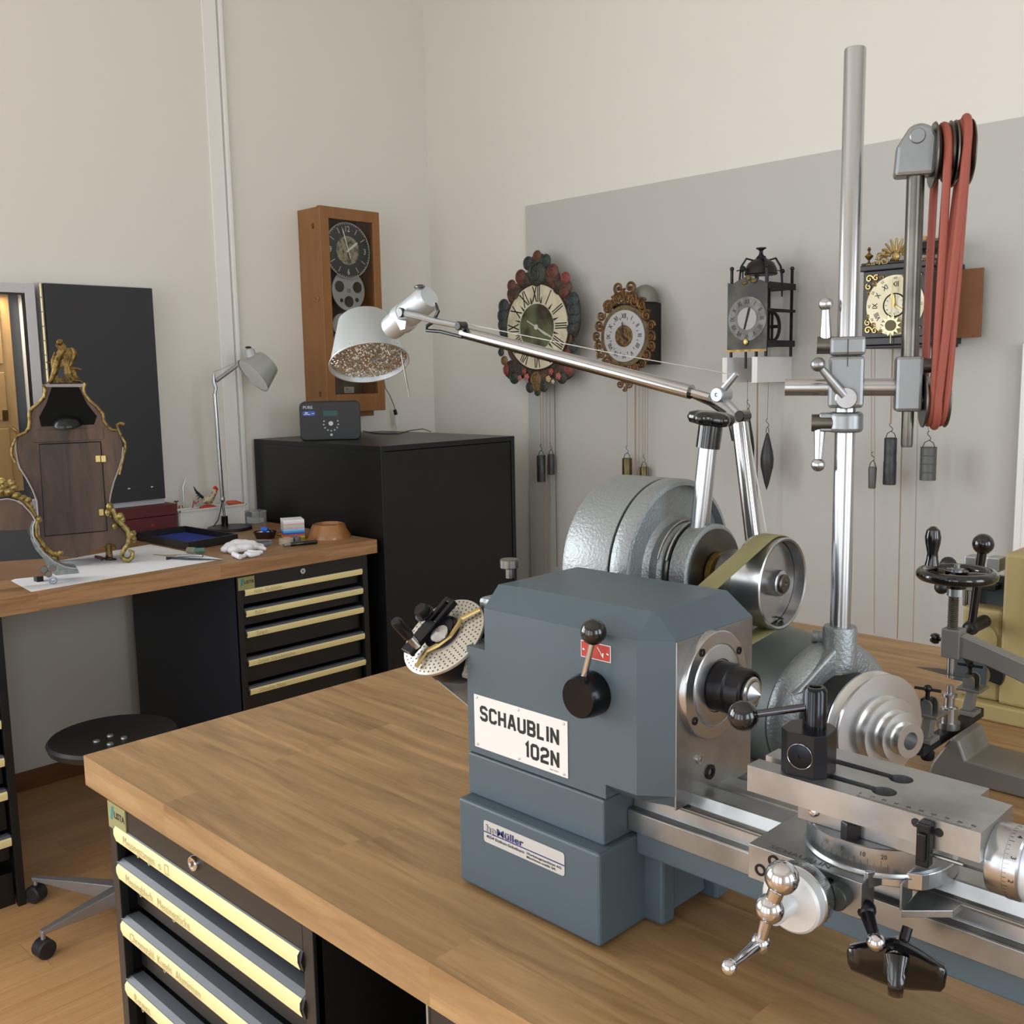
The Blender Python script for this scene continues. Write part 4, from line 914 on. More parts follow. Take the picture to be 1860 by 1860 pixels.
q=P(*z3(840,400),Y=Yc+D3); g=MB().sph(q,.009,12).tube([q,q-EZ*.09],.003,6).tube([q+V((-.035,0,.008)),q],.0015,5); mkobj('hammer_spring',g,fr_,K3)
q=P(*z3(440,480),Y=Yc-.004); mkobj('crest_rosette',MB().sph(q,.010,12,(1,.5,1)).sph(q+V((.022,0,-.012)),.009,10,(1.4,.5,.8)).sph(q+V((-.015,0,-.016)),.008,10,(1.4,.5,.8)),mat('crest_gold','6b5a34',.5,.5),K3)
q=P(*z3(408,1420),Y=Yc+.01); mkobj('pendulum_stub',MB().bx(q.x-.0035,q.x+.0035,Yc+.01,Yc+.016,q.z-.035,z0+.01),mat('black_iron','1d1b1a',.6),K3)
# shelf bracket
a=P(*z3(170,1370),Y=Yc-.01); b=P(*z3(640,1345),Y=Yc-.01); zb1=P(*z3(170,1665),Y=Yc-.01).z
sh=thing('clock_shelf','white U-shaped wall bracket carrying the dark iron clock','bracket',((a.x+b.x)/2,YW-.012,z0-.02))
hS=a.z-zb1; ztop=z0-.0205
wb=mat('white_bracket','dadada',.45)
g=MB().bx(x0-.01,x0+.006,Yc-.012,YW-.0125,ztop-hS,ztop).bx(x1-.052,x1-.036,Yc-.012,YW-.0125,ztop-hS,ztop)
mkobj('side_cheek',MB().bx(x0-.012,x0+.008,Yc-.012,YW-.0125,ztop-hS,ztop),wb,sh,.001); mkobj('side_cheek',MB().bx(x1-.05,x1-.028,Yc-.012,YW-.0125,ztop-hS,ztop),wb,sh,.001)
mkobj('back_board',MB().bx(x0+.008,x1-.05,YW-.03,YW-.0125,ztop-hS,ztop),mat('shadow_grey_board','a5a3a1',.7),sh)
# ---------------------------------------------------------------- black clock with brass spandrels and wooden side door
def z4(x,y): return (1540+x/7.154,420+y/7.154)
Yc=YW-.24; M=FY_(Yc); c=P(*z4(615,960),Y=Yc); k=kpx(c); s=1/(7.154*k); cc4=(c.x,c.z)
a=P(*z4(205,530),Y=Yc); b=P(*z4(1060,1390),Y=Yc); x0,x1,z0,z1_=a.x,b.x,P(*z4(205,1390),Y=Yc).z,a.z
K4=thing('black_bracket_clock','square black clock with round dial, gilt corner ornaments and crest','clock',((x0+x1)/2,YW-.012,z0))
bw=mat('ebonised_wood','1b1c1e',.4)
mkobj('case',MB().bx(x0,x1,Yc,YW-.012,z0,z1_),bw,K4,.002)
mkobj('top_moulding',MB().bx(x0-.012,x1+.012,Yc-.014,YW-.012,z1_,z1_+.018).bx(x0-.006,x1+.006,Yc-.008,YW-.02,z1_+.018,z1_+.026),bw,K4,.003)
mkobj('bottom_moulding',MB().bx(x0-.008,x1+.010,Yc-.010,YW-.012,z0-.024,z0).bx(x0-.0,x1+.0,Yc-.002,YW-.012,z0-.034,z0-.024),bw,K4,.003)
R_=385*s
mkobj('dial',disc(MB(),cc4,R_,0,.003,M,72),mat('silvered_brass_dial','b4ab8c',.42,.35,var=(10,'cfc7ac',.4,.62)),K4)
o=(cc4[0]-.0,cc4[1])
mkobj('alarm_disc',disc(MB(),o,R_*.38,.003,.005,M,48),mat('alarm_disc_silver','c3bda6',.4,.3),K4)
mkobj('alarm_ring',MB().torus(M@V((o[0],o[1],.005)),NY,R_*.38,.0022,48,6),ink,K4)
g=MB(); numerals(g,cc4,M,R_*.70,R_*.24,sx=.8,h=.0032,bold=.02); numerals(g,cc4,M,R_*.90,R_*.13,sx=.9,lst=['60','5','10','15','20','25','30','35','40','45','50','55'],h=.0032,bold=0); numerals(g,o,M,R_*.29,R_*.09,lst=['12','1','2','3','4','5','6','7','8','9','10','11'],h=.0052); mkobj('numerals',g,ink,K4,kind='stuff')
g=MB(); hand(g,cc4,M,122,R_*.62,R_*.03,.010); hand(g,cc4,M,-12,R_*.42,R_*.07,.009); disc(g,cc4,R_*.05,.009,.012,M,16); mkobj('hands',g,brassb,K4)
pb=P(*z4(560,1225),Y=Yc-.02); pt=P(*z4(590,600),Y=Yc-.02)
g=MB().tube([pt,pb,pb-EZ*.055],.0016,6); 
sunc=[(pb.x+((.034 if i%2 else .021)*math.cos(2*math.pi*i/24)),pb.z+((.034 if i%2 else .021)*math.sin(2*math.pi*i/24))) for i in range(24)]
g.prism(sunc,.02,.023,M); mkobj('sun_pendulum',g,mat('pale_brass','d8cc9c',.35,.6),K4); mkobj('pendulum_bob',disc(MB(),(pb.x,pb.z),.017,.023,.027,M,24),mat('dark_bob','4a422c',.4,.5),K4)
for (sx4,sz4) in ((-1,1),(1,1),(-1,-1),(1,-1)):
    ox=(x0+.010 if sx4<0 else x1-.030); oz=(z1_-.012 if sz4>0 else z0+.012)
    g=MB()
    for i,(u,v,r) in enumerate(((.012,.012,.013),(.034,.010,.010),(.010,.036,.010),(.052,.008,.008),(.008,.056,.008),(.028,.028,.009))):
        q=V((ox-sx4*u if sx4>0 else ox+u,Yc-.003,oz-sz4*v)); g.tube(spiral(q,EX,EZ,r,1.2,i,12),r*.25,5); g.sph(q,r*.35,8)
    mkobj('corner_ornament',g,brassb,K4)
# crest
g=MB(); q=P(*z4(628,325),Y=Yc-.012)
mkobj('crest_face',MB().sph(q,.016,16,(.8,.55,1)).sph(q+V((0,-.009,-.002)),.004,8,(.7,1,1.3)).sph(q+V((0,.004,.014)),.014,12,(1,.5,.5)),brassb,K4)
for i in range(9):
    a=math.radians(10+i*20); d=V((math.cos(a),0,math.sin(a))); g.tube([q+d*.018,q+d*.034,q+d*(.050+.006*math.sin(a))],[.004,.0045,.003],6)
mkobj('crest_shell',g,brassb,K4)
for sg in (-1,1):
    for i,(u,v,r) in enumerate(((.040,-.012,.016),(.066,-.016,.014),(.090,-.022,.012),(.112,-.026,.010),(.036,.016,.014),(.055,.008,.010))):
        e=q+V((sg*u,.004,v)); mkobj('crest_scroll',MB().tube(spiral(e,EX*sg,EZ,r,1.3,.4+i,14),r*.22,6),brassb,K4)
def finial(p,m_): return MB().lathe([(.008,0),(.004,.006),(.003,.012),(.012,.022),(.013,.026),(.004,.034),(.003,.040),(.006,.046),(.003,.052),(0,.054)],p,EZ,16)
mkobj('finial',finial(V((x0+.012,Yc+.01,z1_+.024)),brass),brass,K4); mkobj('finial',finial(V((x1-.012,Yc+.01,z1_+.024)),brass),brass,K4); mkobj('finial',finial(V((x0+.012,YW-.05,z1_+.024)),brass),brass,K4)
mkobj('bell',MB().lathe([(.065,0),(.068,.008),(.058,.03),(.02,.042),(0,.043)],V((x1-.055,YW-.10,z1_+.055)),EZ,28),mat('black_bell','1d1a19',.4),K4)
mkobj('bell_post',MB().cyl((x1-.055,YW-.10,z1_+.02),(x1-.055,YW-.10,z1_+.06),.006),brass,K4)
q=P(*z4(985,120),Y=YW-.08); mkobj('wood_wedge',MB().bx(q.x-.012,q.x+.012,YW-.09,YW-.012,z1_+.09,q.z+.012),mat('raw_wood','b08a5a',.6),K4)
q0=P(*z4(1340,480),Y=YW-.06); q1=P(*z4(1752,470),Y=YW-.06); zb1=P(*z4(1720,1375),Y=YW-.06).z
mkobj('side_door',MB().bx(x1+.002,q1.x,YW-.055,YW-.045,zb1,q1.z),mat('side_door_wood','8a5a35',.5,grain=((3,10,14),'6d4325',.25)),K4,.001)

# ---------------------------------------------------------------- cords and weights
def cord(K,pts,Y,r=.0013):
    g=MB().tube([P(*q,Y=Y) for q in pts],r,5); mkobj('cord',g,cordm,K)
for xs in ((981,985),(986,989),(992,995),(999,1001)): cord(K1,[(xs[0],700),(xs[1]-2,815)],YW-.06)
cord(K1,[(992,815),(990,1040)],YW-.06,.0032); cord(K1,[(1000,862),(1001,1040)],YW-.06)
mkobj('cord',MB().tube([P(1007,700,Y=YW-.03),P(1012,1030,Y=YW-.03)],.0015,5),mat('dark_cord','4d4540',.8),K1)
cord(K2,[(1139,705),(1139,812)],YW-.08); cord(K2,[(1154,700),(1154,870)],YW-.06,.0030)
for x in (1161,1168,1172,1177): cord(K2,[(x,695),(x-1,872)],YW-.06,.001)
cord(K3,[(1358,690),(1357,750)],YW-.12); cord(K3,[(1376,692),(1374,1030)],YW-.10,.0028); cord(K3,[(1396,690),(1394,760)],YW-.12)
for a_,b_ in (((1583,628),(1583,830)),((1589,628),(1588,1150))): cord(K4,[a_,b_],YW-.12,.0012)
cord(K4,[(1622,628),(1618,770)],YW-.12,.0028); cord(K4,[(1642,640),(1630,1160)],YW-.10,.002); cord(K4,[(1670,620),(1658,1180)],YW-.10,.0012); cord(K4,[(1688,760),(1686,786)],YW-.14,.0013)
def weight(lab,top,bot,rpx,Y,m,shape='cyl',grp=None):
    a=P(*top,Y=Y); b=P(*bot,Y=Y); k=kpx(a); r=rpx/k; h=a.z-b.z
    t=thing('clock_weight',lab,'weight',(a.x,Y,b.z),grp)
    if shape=='cyl': pr=[(r*.96,0),(r,.003),(r,h-.003),(r*.92,h)]
    elif shape=='taper': pr=[(r*.8,0),(r*.86,.004),(r,h-.004),(r*.9,h)]
    elif shape=='diamond': pr=[(0,0),(r*.35,h*.12),(r*.95,h*.42),(r,h*.55),(r*.85,h*.68),(r*.25,h*.97),(r*.1,h)]
    elif shape=='step': pr=[(r*.95,0),(r,.004),(r,h*.48),(r*.96,h*.5),(r*.96,h-.003),(r*.85,h)]
    if shape=='banded': pr=[(r,0)]+[q for i in range(1,4) for q in ((r,h*i/4-.0015),(r*1.05,h*i/4),(r,h*i/4+.0015))]+[(r,h-.002),(r*1.06,h),(r*.5,h)]
    mkobj('body',MB().lathe(pr,V((a.x,Y,b.z)),EZ,28),m,t)
    hk=MB()
    w_=r*.8 if shape!='diamond' else .006
    hk.tube([V((a.x-w_,Y,a.z)),V((a.x-w_*.7,Y,a.z+.014)),V((a.x,Y,a.z+.022)),V((a.x+w_*.7,Y,a.z+.014)),V((a.x+w_,Y,a.z))],.0014,5)
    hk.tube([V((a.x,Y,a.z+.020))+V((.006*math.sin(i*.9),0,.0045*i)) for i in range(8)],.0012,5); mkobj('hook',hk,ironm,t)
    return t
weight('larger dark cylindrical weight under the carved painted clock',(983,827),(983,875),8.2,YW-.07,leadm)
weight('shorter dark cylindrical weight, right of the larger one below the carved painted clock',(1001,825),(1001,862),6,YW-.05,leadm)
bw_=mat('brass_weight','5b5233',.35,.7)
weight('brass cylindrical weight hanging under the gilt openwork clock',(1139,832),(1139,880),9,YW-.08,bw_)
weight('smaller low brass weight beside the silver drum top',(1170,848),(1170,885),8,YW-.05,bw_)
weight('dark spindle-shaped weight hanging freely under the iron clock',(1394,786),(1392,891),12,YW-.12,mat('dark_spindle','3a3a3b',.45,.4),'diamond')
weight('dark flat spindle weight half hidden behind the lamp pole',(1359,752),(1359,888),12,YW-.16,mat('dark_spindle','3a3a3b',.45,.4),'diamond')
weight('thin small tapered weight under the black square clock',(1585,848),(1584,887),7.5,YW-.12,mat('banded_grey','5d5f5c',.5,.3),'taper')
weight('rough double lead weight, middle one under the black square clock',(1618,795),(1613,880),11.5,YW-.12,leadm,'step')
weight('wide banded grey weight under the overhead guide wheels',(1687,812),(1683,872),14,YW-.14,mat('banded_grey','5d5f5c',.5,.3),'banded')

# ---------------------------------------------------------------- wooden wall clock with glass door (left wall)
Xf=XW+.169; MX=FX_(Xf)
yl=P(580,374,X=Xf).y; yr=P(688,385,X=Xf).y; zt_=P(580,374,X=Xf).z; zb_2=P(697,745,X=Xf).z
K5=thing('wooden_regulator_clock','oak wall clock with glass door and black dial on the left wall behind the lamp','clock',(XW+.001,(yl+yr)/2,zb_2))
th=.018
g=MB().bx(XW+.0012,Xf-.022,yl,yl+th,zb_2,zt_).bx(XW+.0012,Xf-.022,yr-th,yr,zb_2,zt_).bx(XW+.0012,Xf-.022,yl+th,yr-th,zt_-th,zt_).bx(XW+.0012,Xf-.022,yl+th,yr-th,zb_2,zb_2+th)
mkobj('case',g,oakc,K5,.001)
mkobj('back_board',MB().bx(XW+.0012,XW+.02,yl+th,yr-th,zb_2+th,zt_-th),mat('case_back','5d4a3a',.6),K5)
mkobj('base_block',MB().bx(XW+.0012,Xf-.05,yl+.03,yr-.03,zb_2-.025,zb_2),oakc,K5,.001)
fw=.046
g=MB().bx(Xf-.022,Xf,yl-.001,yl+fw,zb_2,zt_+.004).bx(Xf-.022,Xf,yr-fw*.8,yr+.001,zb_2,zt_+.004).bx(Xf-.022,Xf,yl+fw,yr-fw*.8,zt_-fw,zt_+.004).bx(Xf-.022,Xf,yl+fw,yr-fw*.8,zb_2,zb_2+fw*1.7)
dr=mkobj('door_frame',g,oakc,K5,.002); mkobj('glass',MB().bx(Xf-.012,Xf-.009,yl+fw-.004,yr-fw*.8+.004,zb_2+fw*1.7-.004,zt_-fw+.004),glassm,dr)
for zf in (.08,.9): mkobj('hinge',MB().bx(Xf-.060,Xf-.048,yl-.003,yl,zb_2+(zt_-zb_2)*zf,zb_2+(zt_-zb_2)*zf+.022),brass,K5)
mkobj('hook_latch',MB().tube([V((Xf-.075,yl-.004,zb_2+.50)),V((Xf-.035,yl-.004,zb_2+.485)),V((Xf-.03,yl-.004,zb_2+.505))],.0022,6),brassb,K5)
c=P(632,455,X=Xf-.035); R_=49/kpx(c)*1.0; cc5=(c.y,c.z); Md5=FX_(Xf-.04)
# dial shown: minute ring, ticks and four numbers
mkobj('dial',disc(MB(),cc5,R_,0,.003,Md5,64),mat('black_dial','2c2f2f',.4),K5)
mkobj('dial_rim',MB().torus(Md5@V((cc5[0],cc5[1],.003)),EX,R_,.0016,64,6),mat('pale_ink','c9c8bd',.5),K5)
mkobj('dial_opening',disc(MB(),cc5,R_*.52,.003,.0042,Md5,48),mat('movement_view','55534b',.35,.5,var=(38,'a39a7c',.45,.6)),K5)
g=MB()
for i,s_ in ((0,'12'),(3,'3'),(6,'6'),(9,'9')):
    a=math.pi/2-2*math.pi*i/12; text(g,s_,R_*.30,Md5@Matrix.Translation((cc5[0]+R_*.78*math.cos(a),cc5[1]+R_*.78*math.sin(a)-R_*.1,.0032)),'CENTER',bold=.01,sx=.85)
for i in range(60):
    a=math.pi/2-2*math.pi*i/60; big=(i%5==0 and i%15!=0); q=Matrix.Translation((cc5[0]+R_*(.80 if big else .955)*math.cos(a),cc5[1]+R_*(.80 if big else .955)*math.sin(a),.0032))@Matrix.Rotation(a-math.pi/2,4,'Z')
    g.bx(-R_*.012,R_*.012,-R_*(.11 if big else .02),R_*(.11 if big else .02),0,.0004,Md5@q)
mkobj('numerals',g,mat('pale_ink','c9c8bd',.5),K5,kind='stuff')
g=MB(); hand(g,cc5,Md5,-17,R_*.88,R_*.03,.008,.35); hand(g,cc5,Md5,55,R_*.55,R_*.05,.007,.2); mkobj('hands',g,mat('pale_hands','dcdccf',.5),K5)
def holed(cpx,rpx,holes,nm):
    c=P(*cpx,X=Xf-.055); k=kpx(c); r=rpx/k; M_=FX_(Xf-.055)
    w_=mkobj(nm,disc(MB(),(c.y,c.z),r,0,.004,M_,48),mat('silver_wheel','a9aba8',.4,.3),K5)
    for u,v,q in holes: mkobj('wheel_window',disc(MB(),(c.y+u*r,c.z+v*r),q*r,.004,.0046,M_,28),mat('window_dark','3d3026',.6),w_)
    mkobj('screw',disc(MB(),(c.y,c.z+.0),r*.10,.004,.008,M_,16),turned,w_)
holed((632,528),36,[(0,-.55,.28),(-.55,.18,.28),(.55,.18,.28),(.5,-.45,.11),(-.45,-.5,.1)],'great_wheel')
holed((620,590),20,[(0,0.5,.22),(.4,-.3,.2)],'lower_wheel'); holed((625,625),26,[(0,.5,.22),(-.4,-.3,.2)],'lower_wheel')
q=P(636,708,X=XW+.03); g=mkobj('rating_plate',MB().bx(XW+.0201,XW+.022,q.y-.028,q.y+.028,q.z-.014,q.z+.014),mat('label_paper','b9b3a4',.6),K5)
t_=MB().bx(XW+.0221,XW+.0223,q.y-.020,q.y-.004,q.z+.002,q.z+.006); t_.bx(XW+.0221,XW+.0223,q.y-.022,q.y+.012,q.z-.007,q.z-.005); mkobj('lettering',t_,ink,g)
mkobj('hanging_eye',MB().torus((XW+.03,(yl+yr)/2-.02,zt_+.014),EX,.009,.002,16,5),ironm,K5)
# power cable hanging beside the clock
pts=[(697,690),(700,705),(708,718),(715,735),(718,745)]
g=MB().tube([P(*q,X=XW+.05) for q in pts],.0028,6); cb=mkobj('hanging_power_cable',g,mat('beige_cable','8a8378',.6)); tag(cb,'short grey cable with a white switch hanging down beside the wooden wall clock','cable')
mkobj('connector',MB().cyl(P(717,744,X=XW+.05),P(719,753,X=XW+.05),.009),blackp,cb); mkobj('inline_switch',MB().cyl(P(719,754,X=XW+.05),P(720,773,X=XW+.05),.0105,.0095),whitem,cb)
mkobj('wire_tail',MB().tube([P(720,773,X=XW+.05),P(722,784,X=XW+.05)],.003,6),whitem,cb)

# ---------------------------------------------------------------- radio
Xr=-3.46; rn=V((.80,-.60,0)).normalized(); ru=V((.60,.80,0)); ro=P(546,801,Z=cz); ro=V((ro.x,ro.y,cz)); b=P(656,790,pl=(ro,rn)); a=ro; W=(b-ro).dot(ru); tpz=P(600,729,pl=(ro,rn)).z; Hh=tpz-cz; Dp=.095
RA=thing('radio','black rounded digital radio with dial and green display on the tall cupboard','radio',((a+b)/2-rn*Dp/2)*1.0)
RA.location.z=cz; Mr=frame(ro,ru,EZ,rn)
mkobj('body',MB().prism(rrect(W,Hh,.022,8),-Dp,0,Mr),mat('radio_black','16181c',.38),RA,.004)
mkobj('display',MB().bx(W*.39,W*.62,Hh*.62,Hh*.76,0,.001,Mr),mat('green_display','1d4b48',.3),RA)
mkobj('tuning_dial',MB().lathe([(.011,0),(.011,.006),(.009,.008),(0,.008)],Mr@V((W*.51,Hh*.43,0)),rn,28),alum,RA)
for i in range(9):
    a_=math.radians(160+i*27.5); q=Mr@V((W*.51+.030*math.cos(a_),Hh*.43+.030*math.sin(a_)*1.0,0)); mkobj('button',MB().lathe([(.0032,0),(.003,.002),(0,.002)],q,rn,12),alum,RA)
mkobj('power_button',MB().lathe([(.006,0),(.005,.003),(0,.003)],Mr@V((W*.51,Hh*.14,0)),rn,16),alum,RA)
g=MB(); text(g,'PURE',.017,Mr@Matrix.Translation((W*.06,Hh*.82,.0005)),bold=.02); mkobj('lettering',g,mat('silver_print','b9bbbd',.4),RA)
st=mkobj('blue_sticker',MB().prism([(x+W*.05,y+Hh*.64) for x,y in rrect(W*.21,Hh*.12,.008)],0,.0008,Mr),mat('blue_sticker','2b56b0',.4),RA)
g=MB().bx(W*.09,W*.14,Hh*.70,Hh*.73,.0008,.001,Mr).bx(W*.07,W*.18,Hh*.67,Hh*.685,.0008,.001,Mr).bx(W*.20,W*.24,Hh*.69,Hh*.705,.0008,.001,Mr); mkobj('sticker_print',g,whitem,st)
cbx=[(656,782),(680,787),(700,788),(722,788),(745,782),(768,779),(782,784)]
g=MB().tube([P(*q,Z=cz+.003) if i not in (5,) else P(*q,Z=cz+.003) for i,q in enumerate(cbx)],.0022,6); mkobj('cord',g,blackm,RA)

# ---------------------------------------------------------------- big adjustable lamp
YL=1.32
def PL_(x,y,dy=0): return P(x,y,Y=YL+dy)
LA=thing('desk_lamp','large aluminium task lamp reaching over from behind the lathe','lamp',(PL_(1378,1120).x,YL,BT))
rm=PL_(671,660); n_=(-CF*.33+(CR*.178-CU*.984)*.944).normalized()     # direction the shade opens to
R_=.0835; hS=.108
st_=[( .050,0),(.0535,.003),(R_-.001,hS-.003),(R_+.0015,hS-.002),(R_+.0015,hS)]
topc=rm-n_*hS
mkobj('shade',MB().lathe([(.0,.0)]+st_+[(R_-.001,hS),(.052,.008),(0,.008)],topc,n_,72),lampal,LA)
g=MB(); Mg=axis_frame(topc,n_); cs=.0042; nn_=int(R_/cs)+1
for i in range(-nn_,nn_+1):
    for j in range(-nn_,nn_+1):
        u,v=(i+.5*(j%2))*cs,j*cs
        if math.hypot(u,v)<R_-.004:
            dz=(random.random()-.5)*.0012; h0_=hS-.010; e=cs*.5; ex=(random.random()-.5)*.0018; ey=(random.random()-.5)*.0018
            g.add([(u-e,v-e,h0_),(u+e,v-e,h0_),(u+e,v+e,h0_),(u-e,v+e,h0_),(u+ex,v+ey,h0_+.0022+dz)],[(0,1,4),(1,2,4),(2,3,4),(3,0,4)],Mg)
mkobj('prismatic_reflector',g,mat('mirror_facets','d9d5cf',.08,1),LA,kind='stuff')
s0=PL_(716,592,-.0); s1=PL_(778,541,.0); d=(s1-s0).normalized()
mkobj('socket_housing',MB().lathe([(.0245,-.010),(.0255,.0),(.0255,.022),(.029,.026),(.029,.044),(.0275,.047)],s0,d,40).lathe([(.0265,.038),(.0265,(s1-s0).length-.006),(.021,(s1-s0).length+.004),(.006,(s1-s0).length+.006),(0,(s1-s0).length+.006)],s0,d,40),lampal,LA)
mkobj('switch_button',MB().sph(PL_(762,521,-.012),.012,14,(1.2,.6,.4)),blackp,LA)
mkobj('bracket_tab',MB().prism([(q.x,q.z) for q in (PL_(738,580),PL_(758,584),PL_(756,598),PL_(748,600))],.026,.029,FY_(YL)),alum,LA)
j0=PL_(731,568,-.034); mkobj('joint_cap',MB().lathe([(.0095,0),(.0095,.006),(.008,.0075),(0,.0075)],j0,NY,24),blackp,LA)
j1=PL_(790,583,-.02); j2=PL_(836,592,-.01)
mkobj('fork_arm',MB().tube([j0,PL_(760,575,-.03),j1,j2],[.0065,.006,.006,.0055],8),alum,LA)
mkobj('joint_knob',MB().lathe([(.0085,-.012),(.0085,.006),(.007,.0075),(0,.0075)],PL_(836,592,-.016),NY,24),blackp,LA)
a1=PL_(842,604,0); a2=PL_(1255,712,0)
lin_al=mat('lamp_arm_polished','b4b4b6',.16,1)
mkobj('upper_arm',MB().tube([a1,a2],.0115,20,sq=(1,1)),lin_al,LA,ang=.9)
mkobj('tension_wire',MB().tube([PL_(836,586,-.005),PL_(1130,645,-.004),PL_(1340,682,-.004)],.0008,5),mat('steel_wire','c9c9c9',.3,.8),LA)
mkobj('arm_rod',MB().tube([a2,PL_(1290,722)],.0065,8),lin_al,LA)
jc=PL_(1306,717,-.014); mkobj('elbow_disc',MB().lathe([(.0115,-.02),(.0115,.006),(.010,.0075),(.003,.0075),(.002,.006),(0,.006)],jc,NY,28),alum,LA)
mkobj('elbow_lever',MB().tube([PL_(1306,717,-.01),PL_(1338,679,-.01)],[.006,.0045],8),alum,LA)
mkobj('elbow_link',MB().tube([PL_(1306,720,-.005),PL_(1325,735,-.005),PL_(1346,757,-.005)],.006,8),alum,LA)
mkobj('elbow_knob',MB().lathe([(.0085,-.014),(.0085,.006),(.007,.0075),(0,.0075)],PL_(1347,756,-.014),NY,24),blackp,LA)
l0=PL_(1344,768); l1=PL_(1380,1075)
dd=(l1-l0).normalized(); 
bz_=(BT+.035-l0.z)/dd.z; l1=l0+dd*bz_
mkobj('lower_arm',MB().tube([l0,l1],.0125,20),lin_al,LA,ang=.9)
mkobj('tension_wire',MB().tube([PL_(1356,765,-.004),PL_(1392,965,-.004)],.0009,5),mat('steel_wire','c9c9c9',.3,.8),LA)
g=MB().tube([PL_(1256,718,.012),PL_(1290,733,.012),PL_(1315,750,.012),PL_(1328,772,.010),PL_(1334,800,.012)],.0042,8); mkobj('lamp_cable',g,blackp,LA)
g=MB().tube([PL_(791,552,-.01),PL_(796,565,-.015),PL_(787,585,-.02),PL_(776,592,-.02),PL_(775,600,-.02),PL_(800,602,-.015),PL_(840,612,-.008)],.0036,8); mkobj('lamp_cable',g,blackp,LA)
mkobj('positioning_pin',MB().tube([PL_(729,640,-.03),PL_(731,652,-.035),PL_(744,722,-.03)],[.0015,.0017,.0012],6),steeld,LA)
mkobj('clamp_base',MB().lathe([(.055,0),(.055,.018),(.050,.022),(.018,.024),(.018,.040),(0,.040)],V((l1.x,YL,BT)),EZ,40),alum,LA)

# ---------------------------------------------------------------- small press and beige machine at the right
Yp_=1.50
def PP(x,y,d=0): return P(x,y,Y=Yp_+d)
pr=thing('staking_press','small cast press with black handwheel at the right end of the bench','press',(-.53,1.53,BT))
mg=mat('press_grey_cast','84827f',.4,.5,bump=(200,.15,.0006))
h0=PP(1738,1044); kq=kpx(h0); Rw=60/kq
mkobj('handwheel_rim',MB().torus(h0,EZ,Rw,.0085,56,12),blackp,pr)
g=MB()
for i in range(3):
    a=i*2*math.pi/3+.5; d=V((math.cos(a),math.sin(a),0)); g.tube([h0,h0+d*Rw*.5+EZ*.001,h0+d*Rw],[.008,.006,.007],8,sq=(1,.6))
g.lathe([(.014,-.02),(.016,-.008),(.016,.006),(0,.006)],h0,EZ,24); mkobj('handwheel_spokes',g,blackp,pr)
mkobj('handwheel_nut',MB().lathe([(.010,.006),(.010,.009),(.005,.010),(.005,.016),(0,.016)],h0,EZ,20),steel,pr)
q=V((h0.x-Rw*.78,h0.y-Rw*.62,h0.z+.008)); q=PP(1693,1026,-.02)
mkobj('handwheel_grip',MB().lathe([(.0105,0),(.0085,.008),(.0075,.018),(.0105,.032),(.0115,.042),(.0095,.052),(.004,.057),(0,.058)],q,EZ,24),blackp,pr)
mkobj('screw_collar',MB().lathe([(.0125,0),(.0125,.016),(0,.016)],V((h0.x,h0.y,PP(1738,1082).z)),EZ,28),steel,pr)
zbk0=PP(1733,1193).z; zbk1=PP(1733,1141).z; zc3=PP(1733,1084).z
prof=[(.0075,0)]; 
n_th=int((zc3-zbk1)/.003)
for i in range(n_th): prof+=[(.0078,.003*i+.0008),(.0066,.003*i+.0022)]
prof.append((.0075,zc3-zbk1)); mkobj('lead_screw',MB().lathe(prof,V((h0.x-.003,h0.y,zbk1)),EZ,20),steeld,pr)
bx0=PP(1717,1165).x
mkobj('guide_block',MB().bx(h0.x-.0145,h0.x+.0125,Yp_-.014,Yp_+.014,zbk0,zbk1),mg,pr,.0015)
q=PP(1707,1161,-.0); mkobj('lock_knob',MB().lathe([(.003,0),(.003,.008),(.0075,.009),(.0085,.014),(.0065,.019),(0,.020)],V((h0.x-.0145,q.y,q.z)),V((-1,0,0)),20),blackp,pr)
zl_=PP(1733,1232).z; mkobj('ram',MB().lathe([(.0060,0),(.0060,zbk0-zl_)],V((h0.x-.003,h0.y,zl_)),EZ,20),turned,pr)
arm=[(q.x,q.z) for q in (PP(1742,1152),PP(1752,1152),PP(1862,1201),PP(1960,1246),PP(1960,1284),PP(1862,1238),PP(1795,1206),PP(1742,1190))]
mkobj('arm',MB().prism(arm,-.011,.011,FY_(Yp_)),mg,pr,.002)
ax_=PP(1960,1265).x; mkobj('arm_post',MB().bx(ax_-.03,ax_+.02,Yp_-.02,Yp_+.02,BT+.01,PP(1960,1250).z+.005),mg,pr,.003)
bp_=[(q.x,q.z) for q in (P(1677,1372,Y=1.45),P(1721,1333,Y=1.45),P(1731,1335,Y=1.45),P(1747,1358,Y=1.45))]
zz1=bp_[3][1]
xb0=P(1688,1390,Y=1.46).x
g=MB().prism([(xb0,BT+.0005),(xb0+.006,BT+.020),(bp_[1][0]+.002,BT+.062),(bp_[2][0]+.006,BT+.062),(bp_[3][0]+.004,BT+.034),(ax_+.03,BT+.028),(ax_+.03,BT+.0005)],-.05,.045,FY_(1.50)); mkobj('base_casting',g,mg,pr,.003)
q=P(1731,1325,Y=Yp_); az=BT+.062
mkobj('anvil_flange',MB().lathe([(.0165,0),(.0165,.010),(0,.010)],V((h0.x-.003,Yp_,az)),EZ,28),steel,pr)
mkobj('anvil_post',MB().lathe([(.0125,.010),(.0125,.032),(.010,.034),(.0075,.034),(.0075,.048),(.011,.049),(.011,.053),(.005,.054),(.005,.066),(0,.066)],V((h0.x-.003,Yp_,az)),EZ,28),turned,pr)
c0=V((h0.x-.003,Yp_,az+.004))
